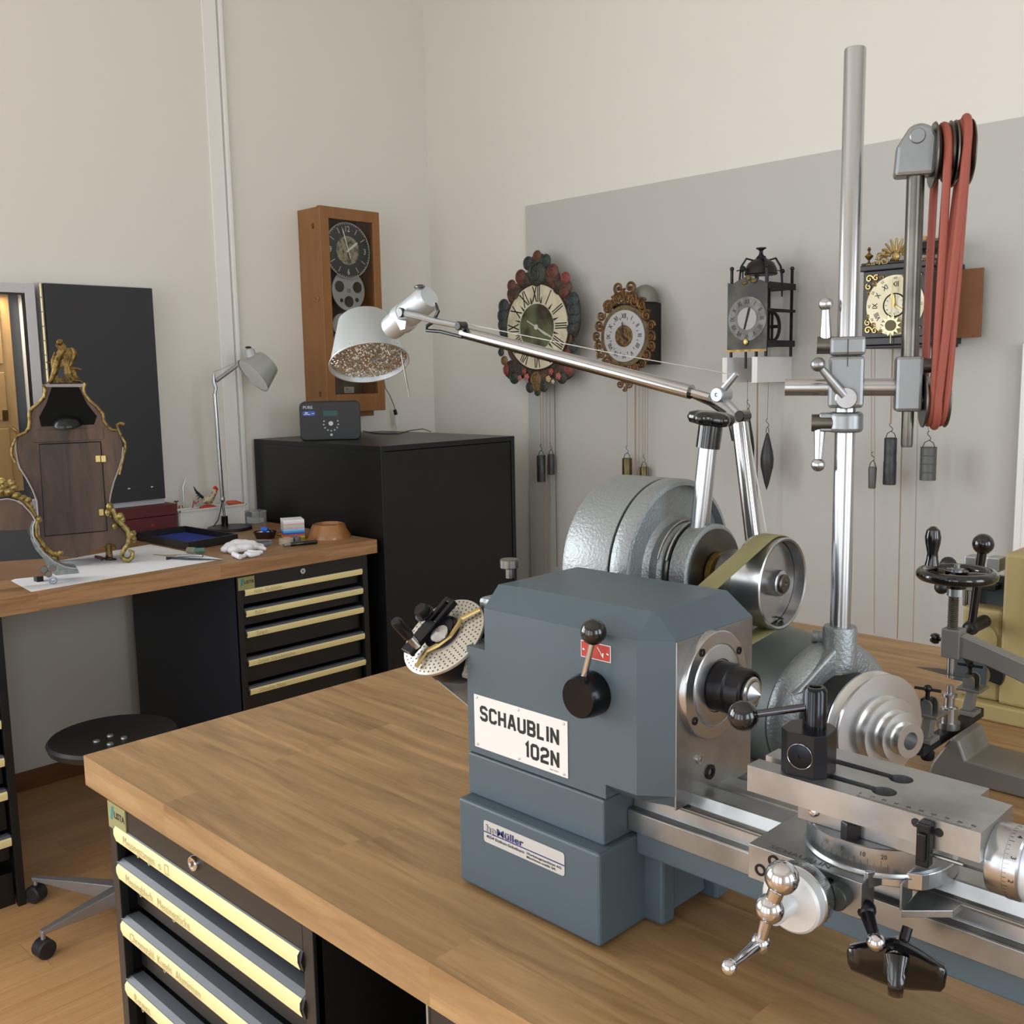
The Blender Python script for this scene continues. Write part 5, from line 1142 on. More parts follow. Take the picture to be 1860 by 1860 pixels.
mkobj('cross_rail',MB().bx(c0.x-.009,c0.x+.007,Yp_-.105,Yp_+.125,az-.014,az+.0005),ironm,pr,.001)
for dy,sc2 in ((-.075,1),(.085,1)):
    o=V((c0.x,Yp_+dy,az)); M_=Matrix.Translation(o)
    mkobj('slide_shoe',MB().bx(-.013,.011,-.016,.016,.0,.007,M_),mg,pr,.001)
    mkobj('support_post',MB().prism([(-.010,.007),(.004,.007),(.008,.040),(-.004,.040)],-.010,.010,M_@frame((0,0,0),EX,EZ,NY)),mg,pr,.0008)
    mkobj('support_table',MB().bx(-.016,.020,-.020,.020,.040,.0445,M_),steel,pr,.0008)
    mkobj('jaw_block',MB().bx(-.010,.003,-.008,.008,.0445,.064,M_),blackox,pr,.001)
    mkobj('jaw_cheek',MB().prism(arc(V((.0,.056,0)),.0085,0,180,10)+[(-.0085,.0445),(.0085,.0445)],-.0135,-.0095,M_@frame((0,0,0),EX,EZ,NY)),steel,pr)
    mkobj('jaw_cheek',MB().prism(arc(V((.0,.056,0)),.0085,0,180,10)+[(-.0085,.0445),(.0085,.0445)],.0095,.0135,M_@frame((0,0,0),EX,EZ,NY)),steel,pr)
    mkobj('tee_screw',MB().cyl(M_@V((-.003,0,.064)),M_@V((-.003,0,.080)),.0032).cyl(M_@V((-.020,-.006,.078)),M_@V((.014,.006,.076)),.0022).sph(M_@V((-.003,0,.078)),.006,12),blackox,pr)
    mkobj('thumb_nut',MB().lathe([(.008,-.012),(.010,-.008),(.010,0),(.006,.003)],M_@V((0,0,-.016)),EZ,16),blackox,pr)
mkobj('stop_blade',MB().prism([(-.050,-.004),(-.010,-.014),(.03,-.010),(.03,.006),(-.02,.010)],0,.001,Matrix.Translation((c0.x,Yp_,az+.085))),mat('blade_grey','55524e',.4,.7),pr)
q=PP(1820,1225,.08); g=MB().prism(arc(V((0,0,0)),.034,-30,150,14)+arc(V((-.004,-.004,0)),.018,150,-30,14),-.005,.005,frame((q.x-.03,q.y,q.z),EX,EZ,NY)); mkobj('curved_guard',g,blackm,pr,.001)
# beige machine
Yt=1.76
bm_=mat('beige_machine_paint','a08f60',.5,bump=(150,.1,.001))
tw=thing('beige_bench_machine','beige painted bench machine partly cut by the right picture edge','machine',(-.50,Yt+.1,BT))
xa=P(1820,1100,Y=Yt).x; zt3=P(1820,1004,Y=Yt).z; xb=P(1742,1150,Y=Yt).x; zl3=P(1775,1106,Y=Yt).z
zb3=BT+.03
mkobj('tower',MB().prism([(xa,zb3),(xa+.26,zb3),(xa+.26,zt3),(xa+.0,zt3)],-.16,0,FY_(Yt),p2=[(xa,zb3),(xa+.26,zb3),(xa+.26,zt3),(xa+.0,zt3)]),bm_,tw,.006)
mkobj('gear_cover',MB().bx(xb,xa-.001,Yt+.01,Yt+.15,zb3,zl3),bm_,tw,.006)
q=P(1779,1160,Y=Yt+.01); mkobj('round_cover',MB().lathe([(.030,0),(.030,.003),(.027,.0045),(0,.0045)],V((q.x,Yt+.0105,q.z)),NY,40),bm_,tw)
mkobj('base_slab',MB().bx(xb-.01,xa+.27,Yt-.012,Yt+.16,BT,zb3),bm_,tw,.004)
dkp=mat('dark_blue_panel','39444a',.45)
q0=P(1780,1042,Y=Yt+.05); mkobj('dark_panel',MB().bx(q0.x,xa-.001,Yt+.05,Yt+.06,zl3,q0.z),dkp,tw)
mkobj('lower_panel',MB().bx(P(1728,1215,Y=Yt-.02).x,P(1790,1215,Y=Yt-.02).x,Yt-.02,Yt-.013,P(1760,1240,Y=Yt-.02).z,P(1760,1190,Y=Yt-.02).z),dkp,tw)
for a_,b_,m_ in (((1752,1010),(1770,1075),alum),((1792,1012),(1815,1040),steel),((1780,1060),(1808,1075),blackm)):
    p0=P(*a_,Y=Yt+.02); p1=P(*b_,Y=Yt+.02); mkobj('head_fitting',MB().bx(p0.x,p1.x,Yt+.02,Yt+.05,p1.z,p0.z),m_,tw,.002)
for xx in (1757,1768): a_=P(xx,1020,Y=Yt+.035); mkobj('guide_rod',MB().cyl(V((a_.x,Yt+.035,zl3-.005)),a_,.0045),steeld,tw)
b0=P(1786,988,Y=Yt-.06); b1_=P(1764,1140,Y=Yt-.06); k_=kpx(b0)
mkobj('lever_ball',MB().sph(b0,19/k_,24),blackp,tw); mkobj('lever_arm',MB().lathe([(.0075,0),(.0065,(b1_-b0).length)],b0,b1_-b0,20),blackp,tw)
mkobj('lever_hub',MB().sph(b1_,.0125,20).lathe([(.011,-.01),(.011,.06)],b1_,EY,20),blackm,tw)
q=P(1700,1052,Y=Yt-.02); mkobj('small_crank',MB().bx(q.x-.018,q.x+.05,Yt-.02,Yt-.01,q.z-.006,q.z+.004).sph(q+V((.012,-.005,-.012)),.012,14).sph(q+V((.02,0,.028)),.014,14).cyl(q+V((.02,0,.03)),V((P(1755,1035,Y=Yt+.03).x,Yt+.03,P(1755,1035,Y=Yt+.03).z)),.006),blackm,tw)

# ---------------------------------------------------------------- glass display case with hinged black cover on the left wall
Xd=XW+.075
def PD(x,y,X=Xd): return P(x,y,X=X)
tl=PD(66,516); yR=PD(72,640).y; zT=tl.z; zB=PD(60,925).z-.0; yL0=yR-.75
dc_=thing('display_case','wall display case with glass front, lit wood inside and open black cover','display case',(XW+.002,yR-.3,zB))
frm=mat('case_frame_grey','bdbcc0',.5); yf=PD(54,640).y
mkobj('frame_side',MB().bx(XW+.001,Xd,yf,yR,zB,zT),frm,dc_,.001); mkobj('frame_top',MB().bx(XW+.001,Xd,yL0,yf,PD(20,531).z,zT),frm,dc_,.001); mkobj('frame_bottom',MB().bx(XW+.001,Xd,yL0,yf,zB,zB+.03),frm,dc_,.001)
mkobj('black_seal',MB().bx(Xd-.02,Xd-.004,yf-.007,yf,zB+.03,PD(20,531).z).bx(Xd-.02,Xd-.004,yL0,yf-.007,PD(20,531).z-.006,PD(20,531).z),blackm,dc_)
mkobj('glass_pane',MB().bx(Xd-.012,Xd-.008,yL0,yf-.007,zB+.03,PD(20,531).z-.006),glassm,dc_)
mkobj('back_panel',MB().bx(XW+.001,XW+.004,yL0,yf,zB+.03,zT-.03),mat('case_grey_back','4b5058',.6),dc_)
lw=mat('lit_case_wood','c4a270',.5,grain=((20,20,2),'b08d5a',.3)); yw=P(29,700,X=XW+.02).y
z5=P(20,893,X=XW+.02).z
mkobj('inner_wood_door',MB().bx(XW+.004,XW+.014,yL0,yw,z5,P(20,535,X=XW+.02).z),lw,dc_,.001)
for z_a,z_b in ((.62,.95),(.35,.58),(.04,.31)):
    h_=zT-z5; mkobj('door_moulding',MB().bx(XW+.014,XW+.019,yw-.20,yw-.035,z5+h_*z_a,z5+h_*z_b),lw,dc_,.003)
mkobj('escutcheon',MB().bx(XW+.014,XW+.020,yw-.055,yw-.035,P(5,765,X=XW+.02).z,P(5,745,X=XW+.02).z),brass,dc_)
l_=bpy.data.lights.new('case_lamp','AREA'); l_.energy=3.0; l_.size=.25; l_.size_y=.03; l_.shape='RECTANGLE'; l_.color=(1,.86,.64); lo=bpy.data.objects.new('case_lamp',l_); sc.collection.objects.link(lo); lo.location=(Xd-.03,yL0+.5,PD(20,531).z-.01); lo.rotation_euler=(0,0,math.pi/2)
cp0=P(79,514,X=Xd+.012); cp1=P(276,520,X=Xd+.012); cz0=P(298,905,X=Xd+.012).z
mkobj('cover_backing',MB().bx(XW+.012,Xd-.004,cp0.y-.008,cp1.y+.004,cz0-.022,cp0.z+.004),frm,dc_,.001)
mkobj('cover_panel',MB().bx(Xd-.004,Xd+.012,cp0.y,cp1.y,cz0,cp0.z),mat('cover_black','27282b',.55),dc_,.001)
g=MB()
for i in range(16):
    za_=cz0+(cp0.z-cz0)*i/16; g.cyl(V((Xd+.008,cp0.y-.010,za_+.002)),V((Xd+.008,cp0.y-.010,za_+(cp0.z-cz0)/16-.002)),.0055,n=10)
mkobj('piano_hinge',g,mat('hinge_brass_pale','c9bb95',.3,.8),dc_,kind='stuff')
for q in ((235,888),(277,885)): mkobj('cover_screw',MB().lathe([(.006,0),(.004,.003),(0,.0035)],P(*q,X=Xd+.012),EX,14),chrome,dc_)

# ---------------------------------------------------------------- bracket clock seen from the back
def tilted(o,n):
    n=V(n).normalized(); return frame(o,V((-n.y,n.x,0)),EZ,n)
def rfm(pts,M,off=0):
    n=M.to_3x3()@EZ; o=M.translation+n*off; Mi=M.inverted(); return [tuple((Mi@P(x,y,pl=(o,n)))[:2]) for x,y in pts]
def PM(M,x,y,off=0):
    n=M.to_3x3()@EZ; return P(x,y,pl=(M.translation+n*off,n))
Xb=-3.33; MB_=tilted(P(135,850,X=Xb),(.93,-.37,0)); NB=MB_.to_3x3()@EZ; UB=MB_.to_3x3()@EX
def R5(pts): return rfm(pts,MB_)
out=[(79.7,697.8),(84,709),(82.5,720),(70,731),(60,740),(54.5,751),(55.5,763),(54.5,775),(47.5,784.5),(32,790),(28,802.7),(28.7,818),(32,837.6),(36,850),(47.5,868),(58.7,889),(67,910),(68.5,928),(70,948),(73,976),(84,997),(112,1010),(140,1013),(158,1006),(177.5,996),(196,987),(208,988),(214,999),(224,996),(230.6,987),(231,976),(223.6,964.6),(209.7,953),(201,939.5),(198.5,917),(201,899),(207,875),(216.7,850),(222,832),(223.6,812.5),(219,795.7),(215,781.7),(201,780),(193,772),(186,762),(185.5,751),(174.7,738),(160.7,725.8),(152,712),(153.8,697.8)]
ob=R5(out); cyb=sum(p[0] for p in ob)/len(ob)
BC=thing('antique_bracket_clock','waisted antique clock case seen from the back, gilt figure on top','clock',(MB_.translation.x,MB_.translation.y,BT))
dwood=mat('dark_walnut_back','6a5344',.6,grain=((16,16,3),'2d221b',.2))
mkobj('back_frame',MB().prism(ob,-.022,0,MB_),dwood,BC,.001)
sc_o=[(cyb+(y-cyb)*.97,z) for y,z in ob]
mkobj('case_body',MB().prism(sc_o,-.16,-.0225,MB_),mat('tortoiseshell_dark','241a16',.25,coat=.5),BC,.002)
mkobj('door_panel',MB().prism(R5([(72,808),(182,803),(194,963),(82.5,973)]),0,.006,MB_),mat('walnut_door','5a483c',.6,grain=((18,18,3),'272120',.2)),BC,.0008)
g=MB()
for e in ([(71,807),(183,802)],[(71,807),(81,974)],[(183,802),(195,964)],[(81,974),(195,964)]):
    g.tube([MB_@V((*q,.001)) for q in R5(e)],.0012,4)
mkobj('door_gap',g,ink,BC)
mkobj('upper_rail',MB().prism(R5([(62,783),(187,776),(188,797),(60,804)]),0,.004,MB_),dwood,BC,.001)
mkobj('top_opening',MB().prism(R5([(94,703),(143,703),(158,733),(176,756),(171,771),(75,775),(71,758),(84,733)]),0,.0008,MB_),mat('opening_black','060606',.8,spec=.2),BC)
q=PM(MB_,122,770,.001); mkobj('bell',MB().lathe([(.046,0),(.045,.006),(.036,.018),(.018,.026),(0,.028)],q,NB*.35+EZ,32),mat('dark_bell_metal','2e2f30',.25,.7),BC)
mkobj('top_board',MB().prism(R5([(80,698),(154,697),(152,703),(84,703)]),0,.005,MB_),mat('grey_board','8c8580',.5),BC)
for q in ((178,833),(188,833),(184,930)): 
    c=PM(MB_,*q); mkobj('hinge_leaf',MB().bx(-.0075,.0075,-.011,.011,.001,.010,frame(c,UB,EZ,NB)),brassb,BC,.001)
def edge(pts,r,m_=None): return mkobj('gilt_edge',MB().tube([PM(MB_,*q,.002) for q in pts],r,8),m_ or gilt,BC)
edge([(78,698),(82,709),(80.5,721),(69,733),(58,742),(53,752),(54,765),(53,777),(46,786),(33,791),(30,783),(24,779),(20,777)],.0055)
edge([(33,790),(27,800),(22,812),(21,825),(25,835),(28,840)],.0050)
edge([(155,696),(152,706),(153,714),(162,727),(176,739),(187,752),(188,764),(195,774),(203,781),(215,781),(212,772),(218,769),(226,771)],.0055)
edge([(215,781),(222,795),(228,805),(228,815),(224,830),(221,843),(217,862)],.0045)
mkobj('edge_fillet',MB().tube([PM(MB_,*q,.003) for q in out[9:19]],.0025,6),mat('pale_fillet','9a958f',.4),BC)
mkobj('edge_fillet',MB().tube([PM(MB_,*q,.003) for q in out[33:40]],.0025,6),mat('pale_fillet','9a958f',.4),BC)
gm2=mat('bright_gilt','a8965f',.34,.8,var=(60,'62522c',.3,.6))
ft=[(197,918),(205,927),(211,942),(220,953),(231,965),(236,980),(233,995),(226,1005),(221,1015),(224,1022),(234,1024),(241,1018),(241,1009),(234,1006)]
g=MB().tube([PM(MB_,*q,.012) for q in ft],[.007,.009,.009,.010,.010,.010,.009,.008,.008,.009,.009,.008,.007,.004],10)
for x,y,r in ((218,938,7),(222,944,6),(209,958,6),(240,975,7),(243,985,6),(199,921,7),(196,931,6),(243,972,5)): g.sph(PM(MB_,x,y,.012),r/550,10,(1,1,1.3))
lowz=min(v[2] for v in g.v); g.v=[(a_,b_,c_+(BT+.0005-lowz)*max(0,min(1,(1.0-c_)/.1))) for a_,b_,c_ in g.v]
mkobj('gilt_scroll_foot',g,gm2,BC)
mkobj('left_foot',MB().lathe([(.012,0),(.010,.03),(.014,.07)],V((*(PM(MB_,80,1000,-.02))[:2],BT+.0005)),EZ,16),gilt,BC); mkobj('front_foot',MB().lathe([(.012,0),(.010,.03),(.014,.075)],V((*(MB_@V((-.08,0,-.13)))[:2],BT+.0005)),EZ,16),gilt,BC); mkobj('front_foot',MB().lathe([(.012,0),(.010,.03),(.014,.075)],V((*(MB_@V((.09,0,-.13)))[:2],BT+.0005)),EZ,16),gilt,BC)
# gilt figure on top
fig=[(84,696),(90,688),(95,678),(95,662),(92,659),(83,659),(83,657),(90,657),(95,659),(96,650),(99,643),(105,637),(106,635),(101,628),(100,626),(104,624),(103,618),(109,616),(114,617),(113,621),(120,627),(121,631),(127,632),(131,631),(136,634),(139,641),(138,651),(133,661),(131,665),(138,667),(145,668),(148,672),(147,674),(141,672),(137,672),(139,680),(143,686),(146,686),(150,692),(151,696)]
Mg_=tilted(MB_@V((0,0,-.03)),NB)
mkobj('gilt_figure',MB().prism(rfm(fig,Mg_),-.016,.0,Mg_),mat('aged_gilt_figure','8f7540',.45,.7,bump=(90,1.0,.006),var=(45,'4b3b1f',.35,.62)),BC,.005)
g=MB()
for pts,r in (([(92,694),(99,676),(103,660),(108,645),(116,635)],[.006,.010,.013,.012,.008]),([(131,633),(136,643),(132,654),(127,665)],[.006,.009,.009,.005]),([(124,666),(127,680),(134,690),(147,692)],[.006,.009,.009,.005]),([(100,640),(97,655),(96,668)],[.004,.008,.004]),([(131,668),(140,670),(147,672)],[.005,.004,.003])):
    g.tube([PM(Mg_,*q,.001) for q in pts],r,8)
g.sph(PM(Mg_,108,622),.010,12); mkobj('figure_relief',g,mat('aged_gilt_figure','8f7540',.45,.7),BC)
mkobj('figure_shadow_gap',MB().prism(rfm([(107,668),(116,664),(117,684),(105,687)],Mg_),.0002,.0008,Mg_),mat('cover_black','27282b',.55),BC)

# second clock case, lower left
X2=-3.10; M2_=tilted(P(70,980,X=X2),(.96,-.28,0)); N2_=M2_.to_3x3()@EZ; U2_=M2_.to_3x3()@EX
o2=[(-70,905),(-30,903),(0,908),(14,906),(28,909),(42,917),(56,932),(64,945),(60,956),(60,970),(64,984),(78,1003),(98,1020),(118,1030),(141,1033),(144,1041),(126,1043),(101,1045),(88,1047),(0,1056),(-60,1062)]
CL=thing('antique_clock_case','second antique clock case lying partly outside the left picture edge','clock',(X2-.05,.95,BT))
mkobj('back_panel',MB().prism(rfm([q for q in o2 if q[1]<1000][:10]+[(62,984),(50,970),(50,963),(-70,967)],M2_),-.02,0,M2_),dwood,CL,.001)
mkobj('dark_interior',MB().prism(rfm([(-70,967),(50,963),(64,984),(78,1003),(86,1016),(-70,1026)],M2_),-.03,-.004,M2_),mat('interior_grey','22262a',.5),CL)
mkobj('bottom_rail',MB().prism(rfm([(-70,1026),(0,1020),(86,1014),(92,1045),(0,1054),(-70,1060)],M2_),-.03,.002,M2_),mat('pine_rail','8c6a4f',.6,grain=((12,3,12),'6a4c36',.3)),CL,.001)
sk=[(64,945),(60,956),(60,970),(64,984),(78,1003),(98,1020),(118,1030),(141,1033),(144,1041),(101,1045),(88,1036),(80,1016),(64,998),(56,980),(54,960),(58,946)]
mkobj('side_curve',MB().prism(rfm(sk,M2_),-.09,.003,M2_),mat('blue_grey_veneer','68747a',.4,var=(60,'8a8f8d',.4,.6)),CL,.001)
mkobj('pale_edge',MB().tube([PM(M2_,*q,.004) for q in [(0,908),(14,906),(28,909),(42,917),(56,932),(64,945),(60,956),(60,970),(64,984),(78,1003),(98,1020),(118,1030),(141,1033)]],.0022,6),mat('pale_edge_metal','a9adaf',.35,.4),CL)
g=MB()
for i,(x,y,r) in enumerate(((4,876,9),(12,882,10),(20,878,8),(2,892,12),(16,893,11),(25,886,7),(30,900,8),(42,905,7),(50,909,7),(54,921,6),(70,943,7),(66,950,5),(66,962,4),(69,975,4),(78,988,4),(86,1000,5),(100,1006,5),(110,1004,5),(-10,880,12),(-22,888,12))): g.sph(PM(M2_,x,y,-.012),r/590,10,(.8,1.1,.9))
for pts in ([(-20,895),(0,893),(24,898),(44,910),(56,925),(64,938)],[(68,940),(65,955),(66,972),(80,992),(98,1008),(108,1008)],[(0,870),(10,886),(24,892)],[(20,872),(14,884),(4,894)]): g.tube([PM(M2_,*q,-.010) for q in pts],.0065,8)
mkobj('gilt_mounts',g,gm2,CL)
q=PM(M2_,96,1050); mkobj('ring_foot',MB().torus(V((q.x,q.y,BT+.0125)),N2_,.0105,.0022,24,6).lathe([(.006,-.004),(.006,.002),(0,.003)],V((q.x,q.y,BT+.0125)),N2_,16),mat('steel_foot','9aa7b3',.3,.6),CL)
mkobj('hidden_feet',MB().bx(q.x-.10,q.x-.075,q.y-.02,q.y,BT,BT+.02).bx(X2-.05,X2-.02,.70,.74,BT,BT+.025),blackm,CL,kind='stuff')
q=PM(M2_,88,1036,.004); g=MB()
for dx_,dz_ in ((-.012,.004),(.012,.005),(0,-.012)): g.lathe([(.010,0),(.009,.002),(0,.002)],q+U2_*dx_+EZ*dz_,N2_,16)
mkobj('corner_bracket',g,mat('bracket_grey','6f6b68',.5,.4),CL)

# ---------------------------------------------------------------- small things on the left bench
def B1(x,y,h=0): return P(x,y,Z=BT+h)
def sheet(name,pts,m,h=.0006): 
    pp=[B1(*q) for q in pts]; return MB().prism([(p.x,p.y) for p in pp],BT,BT+h)
tag(mkobj('paper_sheet',sheet('p',[(57,1075),(20,1055),(110,1018),(273,989),(404,1016)],None),mat('white_paper','e6e8ee',.8)),'large white paper sheet spread under the antique clocks','paper')
# red box
q0=P(204,930,X=-3.78); q1=P(321,925,X=-3.78); zt_=P(300,917,X=-3.78).z
t=thing('red_box','old dark red cloth covered box with scuffs against the left wall','box',(-3.83,(q0.y+q1.y)/2,BT)); rb2=mat('dark_red_cloth','5a1a1c',.6,var=(22,'7a3a2c',.28,.36))
mkobj('box_body',MB().bx(-3.888,-3.78,q0.y-.06,q1.y,BT,BT+(zt_-BT)*.62),rb2,t,.002); mkobj('lid',MB().bx(-3.890,-3.778,q0.y-.062,q1.y+.002,BT+(zt_-BT)*.635,zt_),rb2,t,.002)
# oil can
c=B1(330,945); c=V((-3.866,P(329,930,X=-3.866).y,BT)); k=kpx(c)
t=thing('brass_oil_can','small brass oil can with thin bent spout next to the red box','oil can',c)
mkobj('body',MB().lathe([(.026,0),(.028,.004),(.028,.03),(.020,.045),(.012,.055),(.016,.06),(.016,.075),(.010,.085),(.007,.095),(0,.096)],c,EZ,28),brassb,t)
mkobj('spout',MB().tube([c+V((.0,.012,.07)),c+V((0,.014,.17)),c+V((0,.030,.205))],[.003,.0025,.0018],8),turned,t)
mkobj('plunger',MB().lathe([(.003,.0),(.003,.05),(.009,.052),(.009,.056),(0,.056)],c+V((0,-.018,.06)),EZ,14),brass,t)
# white tray
Xt=-3.765; y0=P(328,940,X=Xt).y; y1=P(446,935,X=Xt).y; ht=P(390,921,X=Xt).z-BT
t=thing('white_tray','white plastic tray box holding the toy rooster and orange cord','tray',(Xt-.036,(y0+y1)/2,BT)); wt=mat('tray_white','d9d8d4',.5)
mkobj('tray_floor',MB().bx(Xt-.075,Xt,y0,y1,BT,BT+.004),wt,t)
for nm,b_ in (('tray_wall',(Xt-.003,Xt,y0,y1)),('tray_wall',(Xt-.075,Xt-.072,y0,y1)),('tray_wall',(Xt-.072,Xt-.003,y0,y0+.003)),('tray_wall',(Xt-.072,Xt-.003,y1-.003,y1))): mkobj(nm,MB().bx(*b_,BT+.004,BT+ht),wt,t)
mkobj('tray_rim',MB().bx(Xt,Xt+.004,y0-.004,y1+.004,BT+ht-.006,BT+ht).bx(Xt-.079,Xt-.075,y0-.004,y1+.004,BT+ht-.006,BT+ht).bx(Xt-.079,Xt+.004,y0-.004,y0,BT+ht-.006,BT+ht).bx(Xt-.079,Xt+.004,y1,y1+.004,BT+ht-.006,BT+ht),wt,t,kind='stuff')
mkobj('divider',MB().bx(Xt-.072,Xt-.003,y0+.02,y1-.02,BT+.03,BT+ht-.008),mat('tray_insert','cfcfcb',.6),t)
yr_=P(378,915,X=Xt-.036).y; zr_=BT+ht-.008
rt=thing('toy_rooster','little painted rooster on a red base with comb and tail feathers','toy',(Xt-.036,yr_,zr_)); k=480
mkobj('base',MB().lathe([(.036,0),(.034,.008),(.020,.014),(0,.014)],V((Xt-.036,yr_,zr_)),EZ,28),mat('toy_red','c3341f',.5),rt)
b=V((Xt-.036,yr_,zr_+.036)); mkobj('body',MB().sph(b,.024,16,(.6,1.15,.8)).tube([b+V((0,.015,.005)),b+V((0,.030,.025)),b+V((0,.034,.040))],[.014,.010,.007],10),mat('toy_cream','cbbfa2',.6,var=(60,'6d4a2a',.4,.55)),rt)
mkobj('comb',MB().sph(b+V((0,.036,.045)),.010,12,(.4,1,1)).sph(b+V((0,.044,.040)),.006,10).sph(b+V((0,.040,.030)),.006,10,(.6,.8,1.3)),mat('toy_red','c3341f',.5),rt)
g=MB()
for i in range(5): g.tube([b+V((0,-.015,.006)),b+V((0,-.035-.004*i,.018+.006*i)),b+V((0,-.048-.003*i,.006+.014*i))],[.005,.004,.001],6)
mkobj('tail_feathers',g,mat('toy_black','20241f',.5),rt)
g=MB().tube([V((Xt-.036,P(350+i*3,925,X=Xt-.036).y,zr_+.010+.03*abs(math.sin(i*1.3)))) for i in range(5)],.0028,6); tag(mkobj('red_string',g,mat('string_red','b5403f',.6)),'thin red curled string in the white tray left of the rooster','string')
c=V((Xt-.036,P(426,925,X=Xt-.036).y,zr_)); g=MB()
for i in range(3): g.torus(c+V((0,-.01*i+.01,.006+.005*i)),EZ,.028-.004*i,.005,24,6)
tag(mkobj('orange_cord',g,mat('cord_orange','c95a34',.6)),'coiled orange cord lying in the white tray right of the rooster','cord')
# plastic box
c=V((-3.74,P(464,940,X=-3.74).y,BT)); t=thing('clear_parts_box','small clear plastic box of white parts against the black cupboard','box',c)
cpl=mat('clear_plastic','e9eef2',.08,trans=.85)
mkobj('clear_box',MB().bx(c.x-.03,c.x+.03,c.y-.035,c.y+.035,BT,BT+.05),cpl,t,.002); mkobj('white_parts',MB().bx(c.x-.02,c.x+.025,c.y-.025,c.y+.002,BT+.004,BT+.03).bx(c.x-.02,c.x+.02,c.y+.006,c.y+.026,BT+.004,BT+.024),whitem,t,kind='stuff'); mkobj('lid',MB().bx(c.x-.031,c.x+.031,c.y-.036,c.y+.036,BT+.0502,BT+.056),cpl,t,.001)
# black tray with blue velvet
z=.030; fr_q=[(246,967),(342,985),(432,970),(336,955)]; pp=[P(*q,Z=BT+z) for q in fr_q]
t=thing('velvet_tray','black tray lined with blue velvet on the left bench','tray',((pp[0]+pp[2])/2)-EZ*z)
base=[(p.x,p.y) for p in pp]; cxm=sum(p[0] for p in base)/4; cym=sum(p[1] for p in base)/4
inn=[(cxm+(x-cxm)*.95,cym+(y-cym)*.95) for x,y in base]
mkobj('bottom',MB().prism(base,BT,BT+.004),blackm,t)
for i in range(4):
    j=(i+1)%4; mkobj('side',MB().prism([base[i],base[j],inn[j],inn[i]],BT+.004,BT+z),mat('tray_black','17181a',.45),t)
inn2=[(cxm+(x-cxm)*.93,cym+(y-cym)*.93) for x,y in base]; mkobj('velvet_lining',MB().prism(inn2,BT+.004,BT+.007),mat('blue_velvet','14308f',.95),t)
# small lamp
XS=-3.70
def SL(x,y,d=0): return P(x,y,X=XS+d)
t=thing('small_desk_lamp','small aluminium task lamp standing on the left bench by the black cupboard','lamp',(XS,SL(408,948).y,BT))
c=V((-3.72,B1(418,962).y,BT)); c=V((XS,SL(408,948).y,BT)); br_=.088
mkobj('round_base',MB().lathe([(br_,0),(br_,.010),(br_-.003,.013),(.02,.014),(0,.014)],V((c.x+.030,c.y+.005,BT)),EZ,48),mat('lamp_base_black','1b1c1e',.4),t)
mkobj('stem_sleeve',MB().cyl(c+EZ*.013,c+EZ*.055,.014),blackp,t)
s0=c+EZ*.055; s1=SL(404,907); s2=SL(390,715); s3=SL(388,693); s4=SL(430,664)
mkobj('stem',MB().tube([s0,s1+V((0,.0,-.01))],.005,8),chrome,t); mkobj('stem_joint',MB().sph(s1,.010,12,(1,1,1.5)),alum,t)
mkobj('lower_arm',MB().tube([s1,s2],.0075,14),lin_al,t); mkobj('tension_wire',MB().tube([s1+V((0,.012,0)),s2+V((0,.010,0))],.0012,5),alum,t)
mkobj('elbow',MB().tube([s2,SL(392,705),s3,SL(388,678)],[.006,.008,.008,.004],8),alum,t); mkobj('upper_arm',MB().tube([SL(392,692),s4],.0085,12),alum,t); mkobj('tension_wire',MB().tube([SL(388,676),SL(430,658)],.0010,5),alum,t)
rc_=SL(459,683,.0); n2=(-CF*.36+(CR*(-.66)-CU*.75)*.93).normalized(); Rl=.083; tc_=rc_-n2*.09
mkobj('shade',MB().lathe([(0,0),(.052,0),(.055,.003),(Rl,.088),(Rl+.001,.090),(Rl-.002,.089),(.050,.006),(0,.006)],tc_,n2,56),mat('lamp_shade_small','a8adaa',.4,.4),t)
mkobj('socket',MB().lathe([(.022,-.03),(.022,.030),(.018,.036),(0,.036)],SL(456,650,-.0),(CU-CR*.25).normalized(),24),lampal,t); mkobj('switch_button',MB().sph(SL(451,631,.0),.011,12,(1,1.3,.5)),blackp,t)
mkobj('shade_liner',MB().lathe([(Rl-.004,.0865),(.052,.0075),(0,.0075)],tc_,n2,56),mat('liner_white','e2e2e0',.5),t)
mkobj('bulb',MB().sph(tc_+n2*.045,.028,16),mat('bulb_white','e8ebee',.4),t)
g=MB().tube([SL(404,909,.012),SL(400,930,.012),SL(396,945,.02),SL(388,956,.05)],.0025,6); mkobj('lamp_cord',g,blackp,t)
# bowl of bits, tape roll, tools
c=B1(482,978); t=thing('parts_dish','small dark oval dish with watch parts and a blue cap','dish',(c.x,c.y,BT)); Md=Matrix.Translation((c.x,c.y,BT))@Matrix.Rotation(.9,4,'Z')@Matrix.Diagonal((1.3,.95,1,1))
mkobj('dish',MB().lathe([(.0,0),(.026,0),(.034,.028),(.032,.028),(.024,.004),(0,.004)],None,None,32,M=Md),mat('dish_dark','2a1415',.25),t)
for (dx,dy,r,cl) in ((-.012,.008,.009,'c9c4bc'),(.010,-.01,.007,'d8d5d0'),(.0,-.014,.007,'1a1a1c'),(-.02,-.004,.006,'8d8a88'),(.018,.010,.006,'55565a')): mkobj('small_part',MB().lathe([(r,0),(r,.007),(r*.7,.009),(0,.009)],Md@V((dx,dy,.018)),V((dx*20,dy*15,1)),12),mat('part_'+cl,cl,.35),t)
mkobj('blue_cap',MB().cyl(Md@V((.008,.004,.030)),Md@V((-.010,.016,.034)),.010),mat('blue_cap','1f5fd0',.4),t)
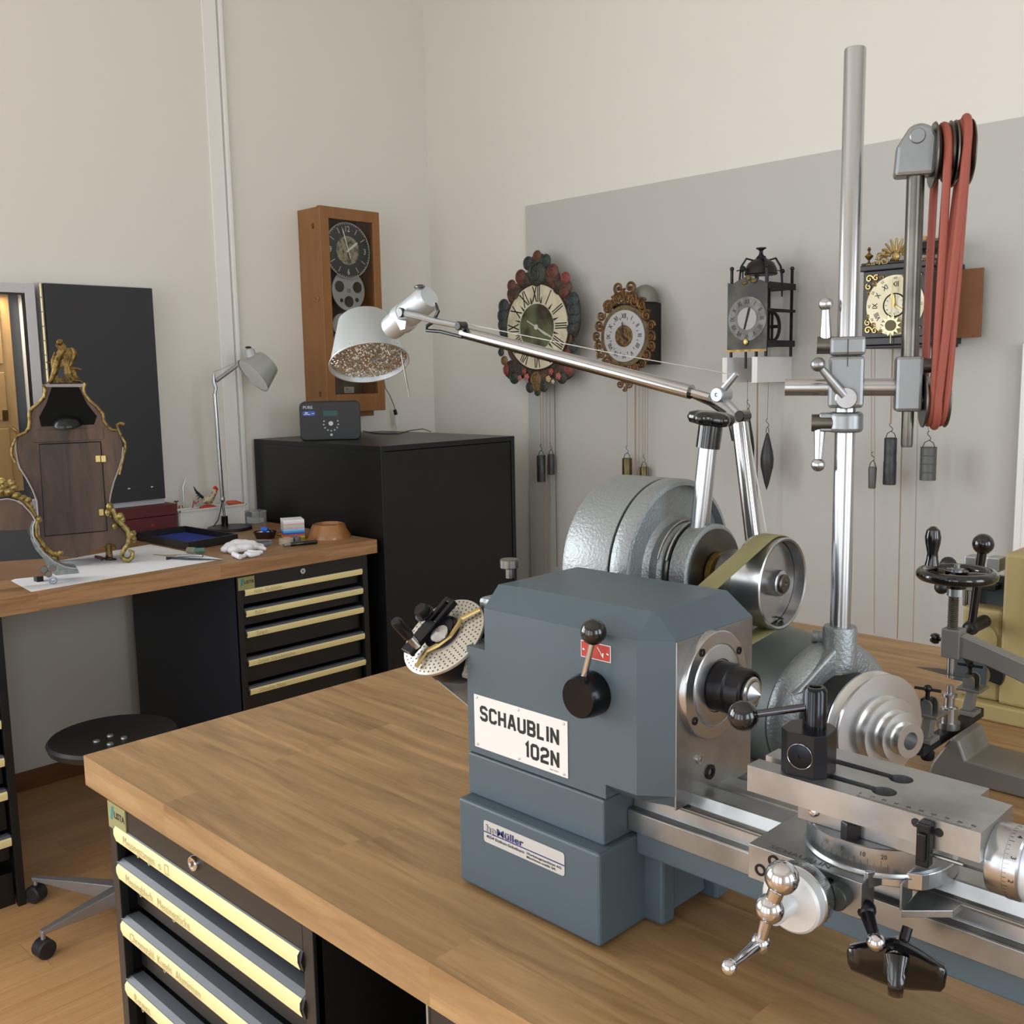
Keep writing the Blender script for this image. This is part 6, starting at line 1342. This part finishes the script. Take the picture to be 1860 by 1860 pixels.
c=B1(520,988); t=thing('tape_roll','cream paper tape roll lying before the note cube','tape',(c.x,c.y,BT)); mkobj('roll',MB().lathe([(.014,0),(.026,0),(.026,.020),(.014,.020),(.014,0)],V((c.x,c.y,BT)),EZ,32),mat('tape_cream','b8ae98',.6),t)
c=B1(537,984); tag(mkobj('steel_ring',MB().lathe([(.010,0),(.019,0),(.019,.019),(.010,.019),(.010,0)],V((c.x,c.y,BT)),EZ,28),steel),'short grey steel ring between the tape roll and the wooden bowl','ring')
c=B1(512,972); tag(mkobj('pocket_watch_case',MB().lathe([(.022,0),(.024,.005),(.020,.010),(0,.012)],V((c.x,c.y,BT)),EZ,28),brass),'tarnished round watch case behind the tape roll','watch case')
# note cube
c=B1(548,978); pp=[B1(519,968),B1(555,976),B1(575,962),B1(540,954)]
t=thing('note_cube','rainbow coloured cube of loose note paper','note paper',((pp[0]+pp[2])/2)); cols=['58913c','d8a02c','c2503c','2d57a8','4aa3d2','9bc3de','d0a8d0','b5d4a0','e2a9b6','dcdce6','ecebf2']
e0_=V((pp[0].x,pp[0].y)); ux=V((.62,.785)); uy=V((-.785,.62)); sdc=.078; o=B1(554,979)
Hc=P(554,943,pl=(V((o.x,o.y,BT)),(.71,-.70,0))).z-BT
for i,cl in enumerate(cols):
    z0_=BT+Hc*i/len(cols); z1__=BT+Hc*(i+1)/len(cols); jx=.0006*math.sin(i*2.3); m_=frame((o.x+jx,o.y,0),(-.35,-.94,0),(-.94,.35,0))
    mkobj('paper_block',MB().bx(0,sdc,-.0,sdc,z0_,z1__-.0002,frame((o.x+jx,o.y,0),(-.42,-.907,0),(-.907,.42,0),(0,0,1))),mat('note_'+cl,cl,.8),t)
# wooden bowl (upturned)
c=B1(598,976); t=None; kb=kpx(c); rbw=40/kb; hb=25/kb
bowl=mkobj('wooden_bowl',MB().lathe([(rbw,0),(rbw,.004),(rbw*.72,hb),(rbw*.62,hb+.002),(rbw*.58,hb-.008),(0,hb-.010)],V((c.x,c.y,BT)),EZ,56),mat('bowl_wood','a87344',.25,grain=((20,20,20),'8d5d31',.3),coat=.4)); tag(bowl,'turned reddish wooden bowl standing at the right end of the left bench','bowl')
# magnifier
c=B1(473,990); t=thing('magnifying_glass','round magnifying glass with black handle lying in front of the bowl','magnifier',(c.x,c.y,BT)); Rm=.045
mkobj('lens',MB().lathe([(0,.002),(Rm-.003,.006),(Rm-.003,.009),(0,.013)],V((c.x,c.y,BT)),EZ,40),glassm,t); mkobj('lens_rim',MB().lathe([(Rm-.003,.001),(Rm,.001),(Rm,.014),(Rm-.003,.014),(Rm-.003,.001)],V((c.x,c.y,BT)),EZ,40),cpl,t)
hA=B1(519,990,.008); hB=B1(527,989,.008); hC=B1(576,984,.008)
mkobj('ferrule',MB().cyl(B1(515,991,.008),hB,.006),alum,t); mkobj('handle',MB().lathe([(.006,0),(.0078,.004),(.0078,(hC-hB).length-.004),(.006,(hC-hB).length)],hB,hC-hB,16),blackp,t)
# glove
g=MB()
for x,y,r in ((412,1004,10),(420,1002,13),(431,1000,15),(443,999,14),(455,999,13),(436,1004,12),(448,1003,12),(425,1006,11)):
    q=B1(x,y); g.sph(V((q.x,q.y,BT+r/600*.8)),r/560,14,(1.1,1.25,.8))
for pts in ([(452,997),(466,994),(481,997)],[(450,1003),(463,1004),(475,1003)],[(446,1006),(455,1008),(470,1006)],[(424,1006),(436,1012),(444,1009)],[(455,993),(468,990),(477,992)]):
    g.tube([B1(*q,h=.010) for q in pts],[.010,.0095,.0075],10); g.sph(B1(*pts[-1],h=.010),.0075,10)
glv=mkobj('white_glove',g,mat('white_cotton','e4e5ec',.9,bump=(70,.6,.004))); tag(glv,'crumpled white cotton glove near the front edge of the left bench','glove')
rm_=glv.modifiers.new('merge','REMESH'); rm_.mode='VOXEL'; rm_.voxel_size=.003; rm_.use_smooth_shade=True
sm_=glv.modifiers.new('soften','SMOOTH'); sm_.iterations=6
# tools on the sheet
def tool(name,lab,cat,pts,r,m_,h=.004): 
    return tag(mkobj(name,MB().tube([B1(*q,h=h) for q in pts],r,8),m_),lab,cat)
tool('tweezers','long dark tweezers with fine tip on the white sheet','tweezers',[(302,1014),(312,1013),(345,1015),(403,1017)],[.006,.004,.004,.0012],mat('tool_dark','2b3039',.35,.5),.006)
tool('steel_file','slim pale steel file beside the tweezers','file',[(322,1010),(345,1009),(368,1010)],[.004,.005,.005],alum,.005)
tool('wooden_pick','thin brown pick behind the slim steel file','tool',[(278,1007),(300,1009),(330,1008)],[.001,.002,.0025],mat('pick_wood','97825a',.6),.003)
c=B1(349,1002); t=thing('small_bottle','small glass bottle with greenish cap lying by the velvet tray','bottle',(c.x,c.y,BT)); a_=B1(340,999,.012); b_=B1(355,1000,.012); d_=B1(372,999,.012)
mkobj('glass_body',MB().lathe([(.008,0),(.011,.003),(.011,(b_-a_).length-.002),(.008,(b_-a_).length)],a_,b_-a_,18),mat('cloudy_glass','a9ab98',.25,trans=.4),t); mkobj('green_cap',MB().cyl(b_,d_,.009),mat('green_glass','6f9a8f',.25,trans=.4),t)
c=B1(190,1013); t=thing('small_clamp','little rusty brown hand clamp on the paper between the clocks','clamp',(c.x,c.y,BT)); rst=mat('rusty_brown','6b3a2a',.6,.3)
mkobj('grip',MB().tube([B1(174,1011,.004),B1(182,1013,.005),B1(190,1015,.004)],[.005,.006,.003],8),rst,t); mkobj('jaw',MB().tube([B1(188,1015,.004),B1(200,1013,.004),B1(211,1016,.004),B1(202,1017,.004),B1(192,1016,.004)],.002,6),ironm,t); mkobj('screw',MB().tube([B1(184,1018,.004),B1(195,1011,.006)],.002,6),rst,t)
c=B1(196,993); tag(mkobj('wood_disc',MB().lathe([(.04,0),(.042,.005),(.040,.014),(0,.015)],V((c.x-.02,c.y,BT)),EZ,32),mat('bowl_wood','a87344',.25)),'pale wooden disc half hidden behind the antique clock\'s lower edge','disc')

# ---------------------------------------------------------------- swivel stool
zs=.47; c=P(206,1338,Z=zs); k=kpx(c); Rs=113/k
S=thing('swivel_stool','black round swivel stool with silver star base under the left bench','stool',(c.x,c.y,FZ))
mkobj('seat',MB().lathe([(0,-.012),(Rs*.5,-.016),(Rs*.86,-.026),(Rs*.97,-.016),(Rs,.0),(Rs*.96,.008),(Rs*.8,.002),(Rs*.4,-.006),(0,-.008)],V((c.x,c.y,zs)),EZ,64),mat('stool_black','17171a',.45),S)
for q in ((175,1345),(200,1335),(225,1339),(200,1350)):
    p_=P(*q,Z=zs-.004); mkobj('seat_rivet',MB().lathe([(.0095,-.003),(.0085,.001),(.004,.0018),(0,.0015)],p_,EZ,18),alum,S)
mkobj('column',MB().lathe([(.028,FZ+.08),(.028,FZ+.2),(.016,FZ+.2),(.014,zs-.03),(.06,zs-.028),(.06,zs-.017),(0,zs-.015)],V((c.x,c.y,0)),EZ,28),alum,S)
silv=mat('stool_cast_silver','a8a8ae',.35,.7)
w1_=P(80,1722,Z=FZ+.026); w2_=P(66,1622,Z=FZ+.026)
hubc=V((c.x,c.y,FZ+.10)); 
a0_=math.atan2(w1_.y-c.y,w1_.x-c.x); rl=(w1_-V((c.x,c.y,w1_.z))).length
angs=[a0_+i*2*math.pi/5 for i in range(5)]; ends=[]
a2_=math.atan2(w2_.y-c.y,w2_.x-c.x)
for i,a_ in enumerate(angs):
    if abs((a_-a2_+math.pi)%(2*math.pi)-math.pi)<.45: ends.append(w2_)
    else: ends.append(V((c.x+rl*math.cos(a_),c.y+rl*math.sin(a_),FZ+.026)))
for e in ends:
    d=V((e.x-c.x,e.y-c.y,0)); L_=d.length; d.normalize(); n3=V((-d.y,d.x,0))
    vs=[]
    for s_,w_,zb_,zt_2 in ((0,.020,.055,.105),(L_*.55,.014,.060,.092),(L_*.92,.010,.066,.080),(L_+.006,.009,.066,.078)):
        for sw in (-1,1):
            for z_ in (zb_,zt_2): vs.append(V((c.x,c.y,FZ+z_))+d*s_+n3*(w_*sw))
    fs=[]
    for i in range(3):
        b_=i*4; fs+=[(b_,b_+4,b_+5,b_+1),(b_+2,b_+3,b_+7,b_+6),(b_+1,b_+5,b_+7,b_+3),(b_,b_+2,b_+6,b_+4)]
    fs+=[(0,1,3,2),(12,14,15,13)]
    lg=mkobj('leg',MB().add(vs,fs),silv,S,.003)
    wx=n3 if e is not w1_ else (n3*.5+d*.87).normalized()
    cs_=mkobj('caster_stem',MB().cyl(V((e.x,e.y,FZ+.04)),V((e.x,e.y,FZ+.068)),.006),silv,S)
    mkobj('caster_wheel',MB().lathe([(0,-.021),(.022,-.021),(.026,-.017),(.026,.017),(.022,.021),(0,.021)],V((e.x,e.y,FZ+.0265)),wx,28),mat('caster_black','1c1c20',.5),S)
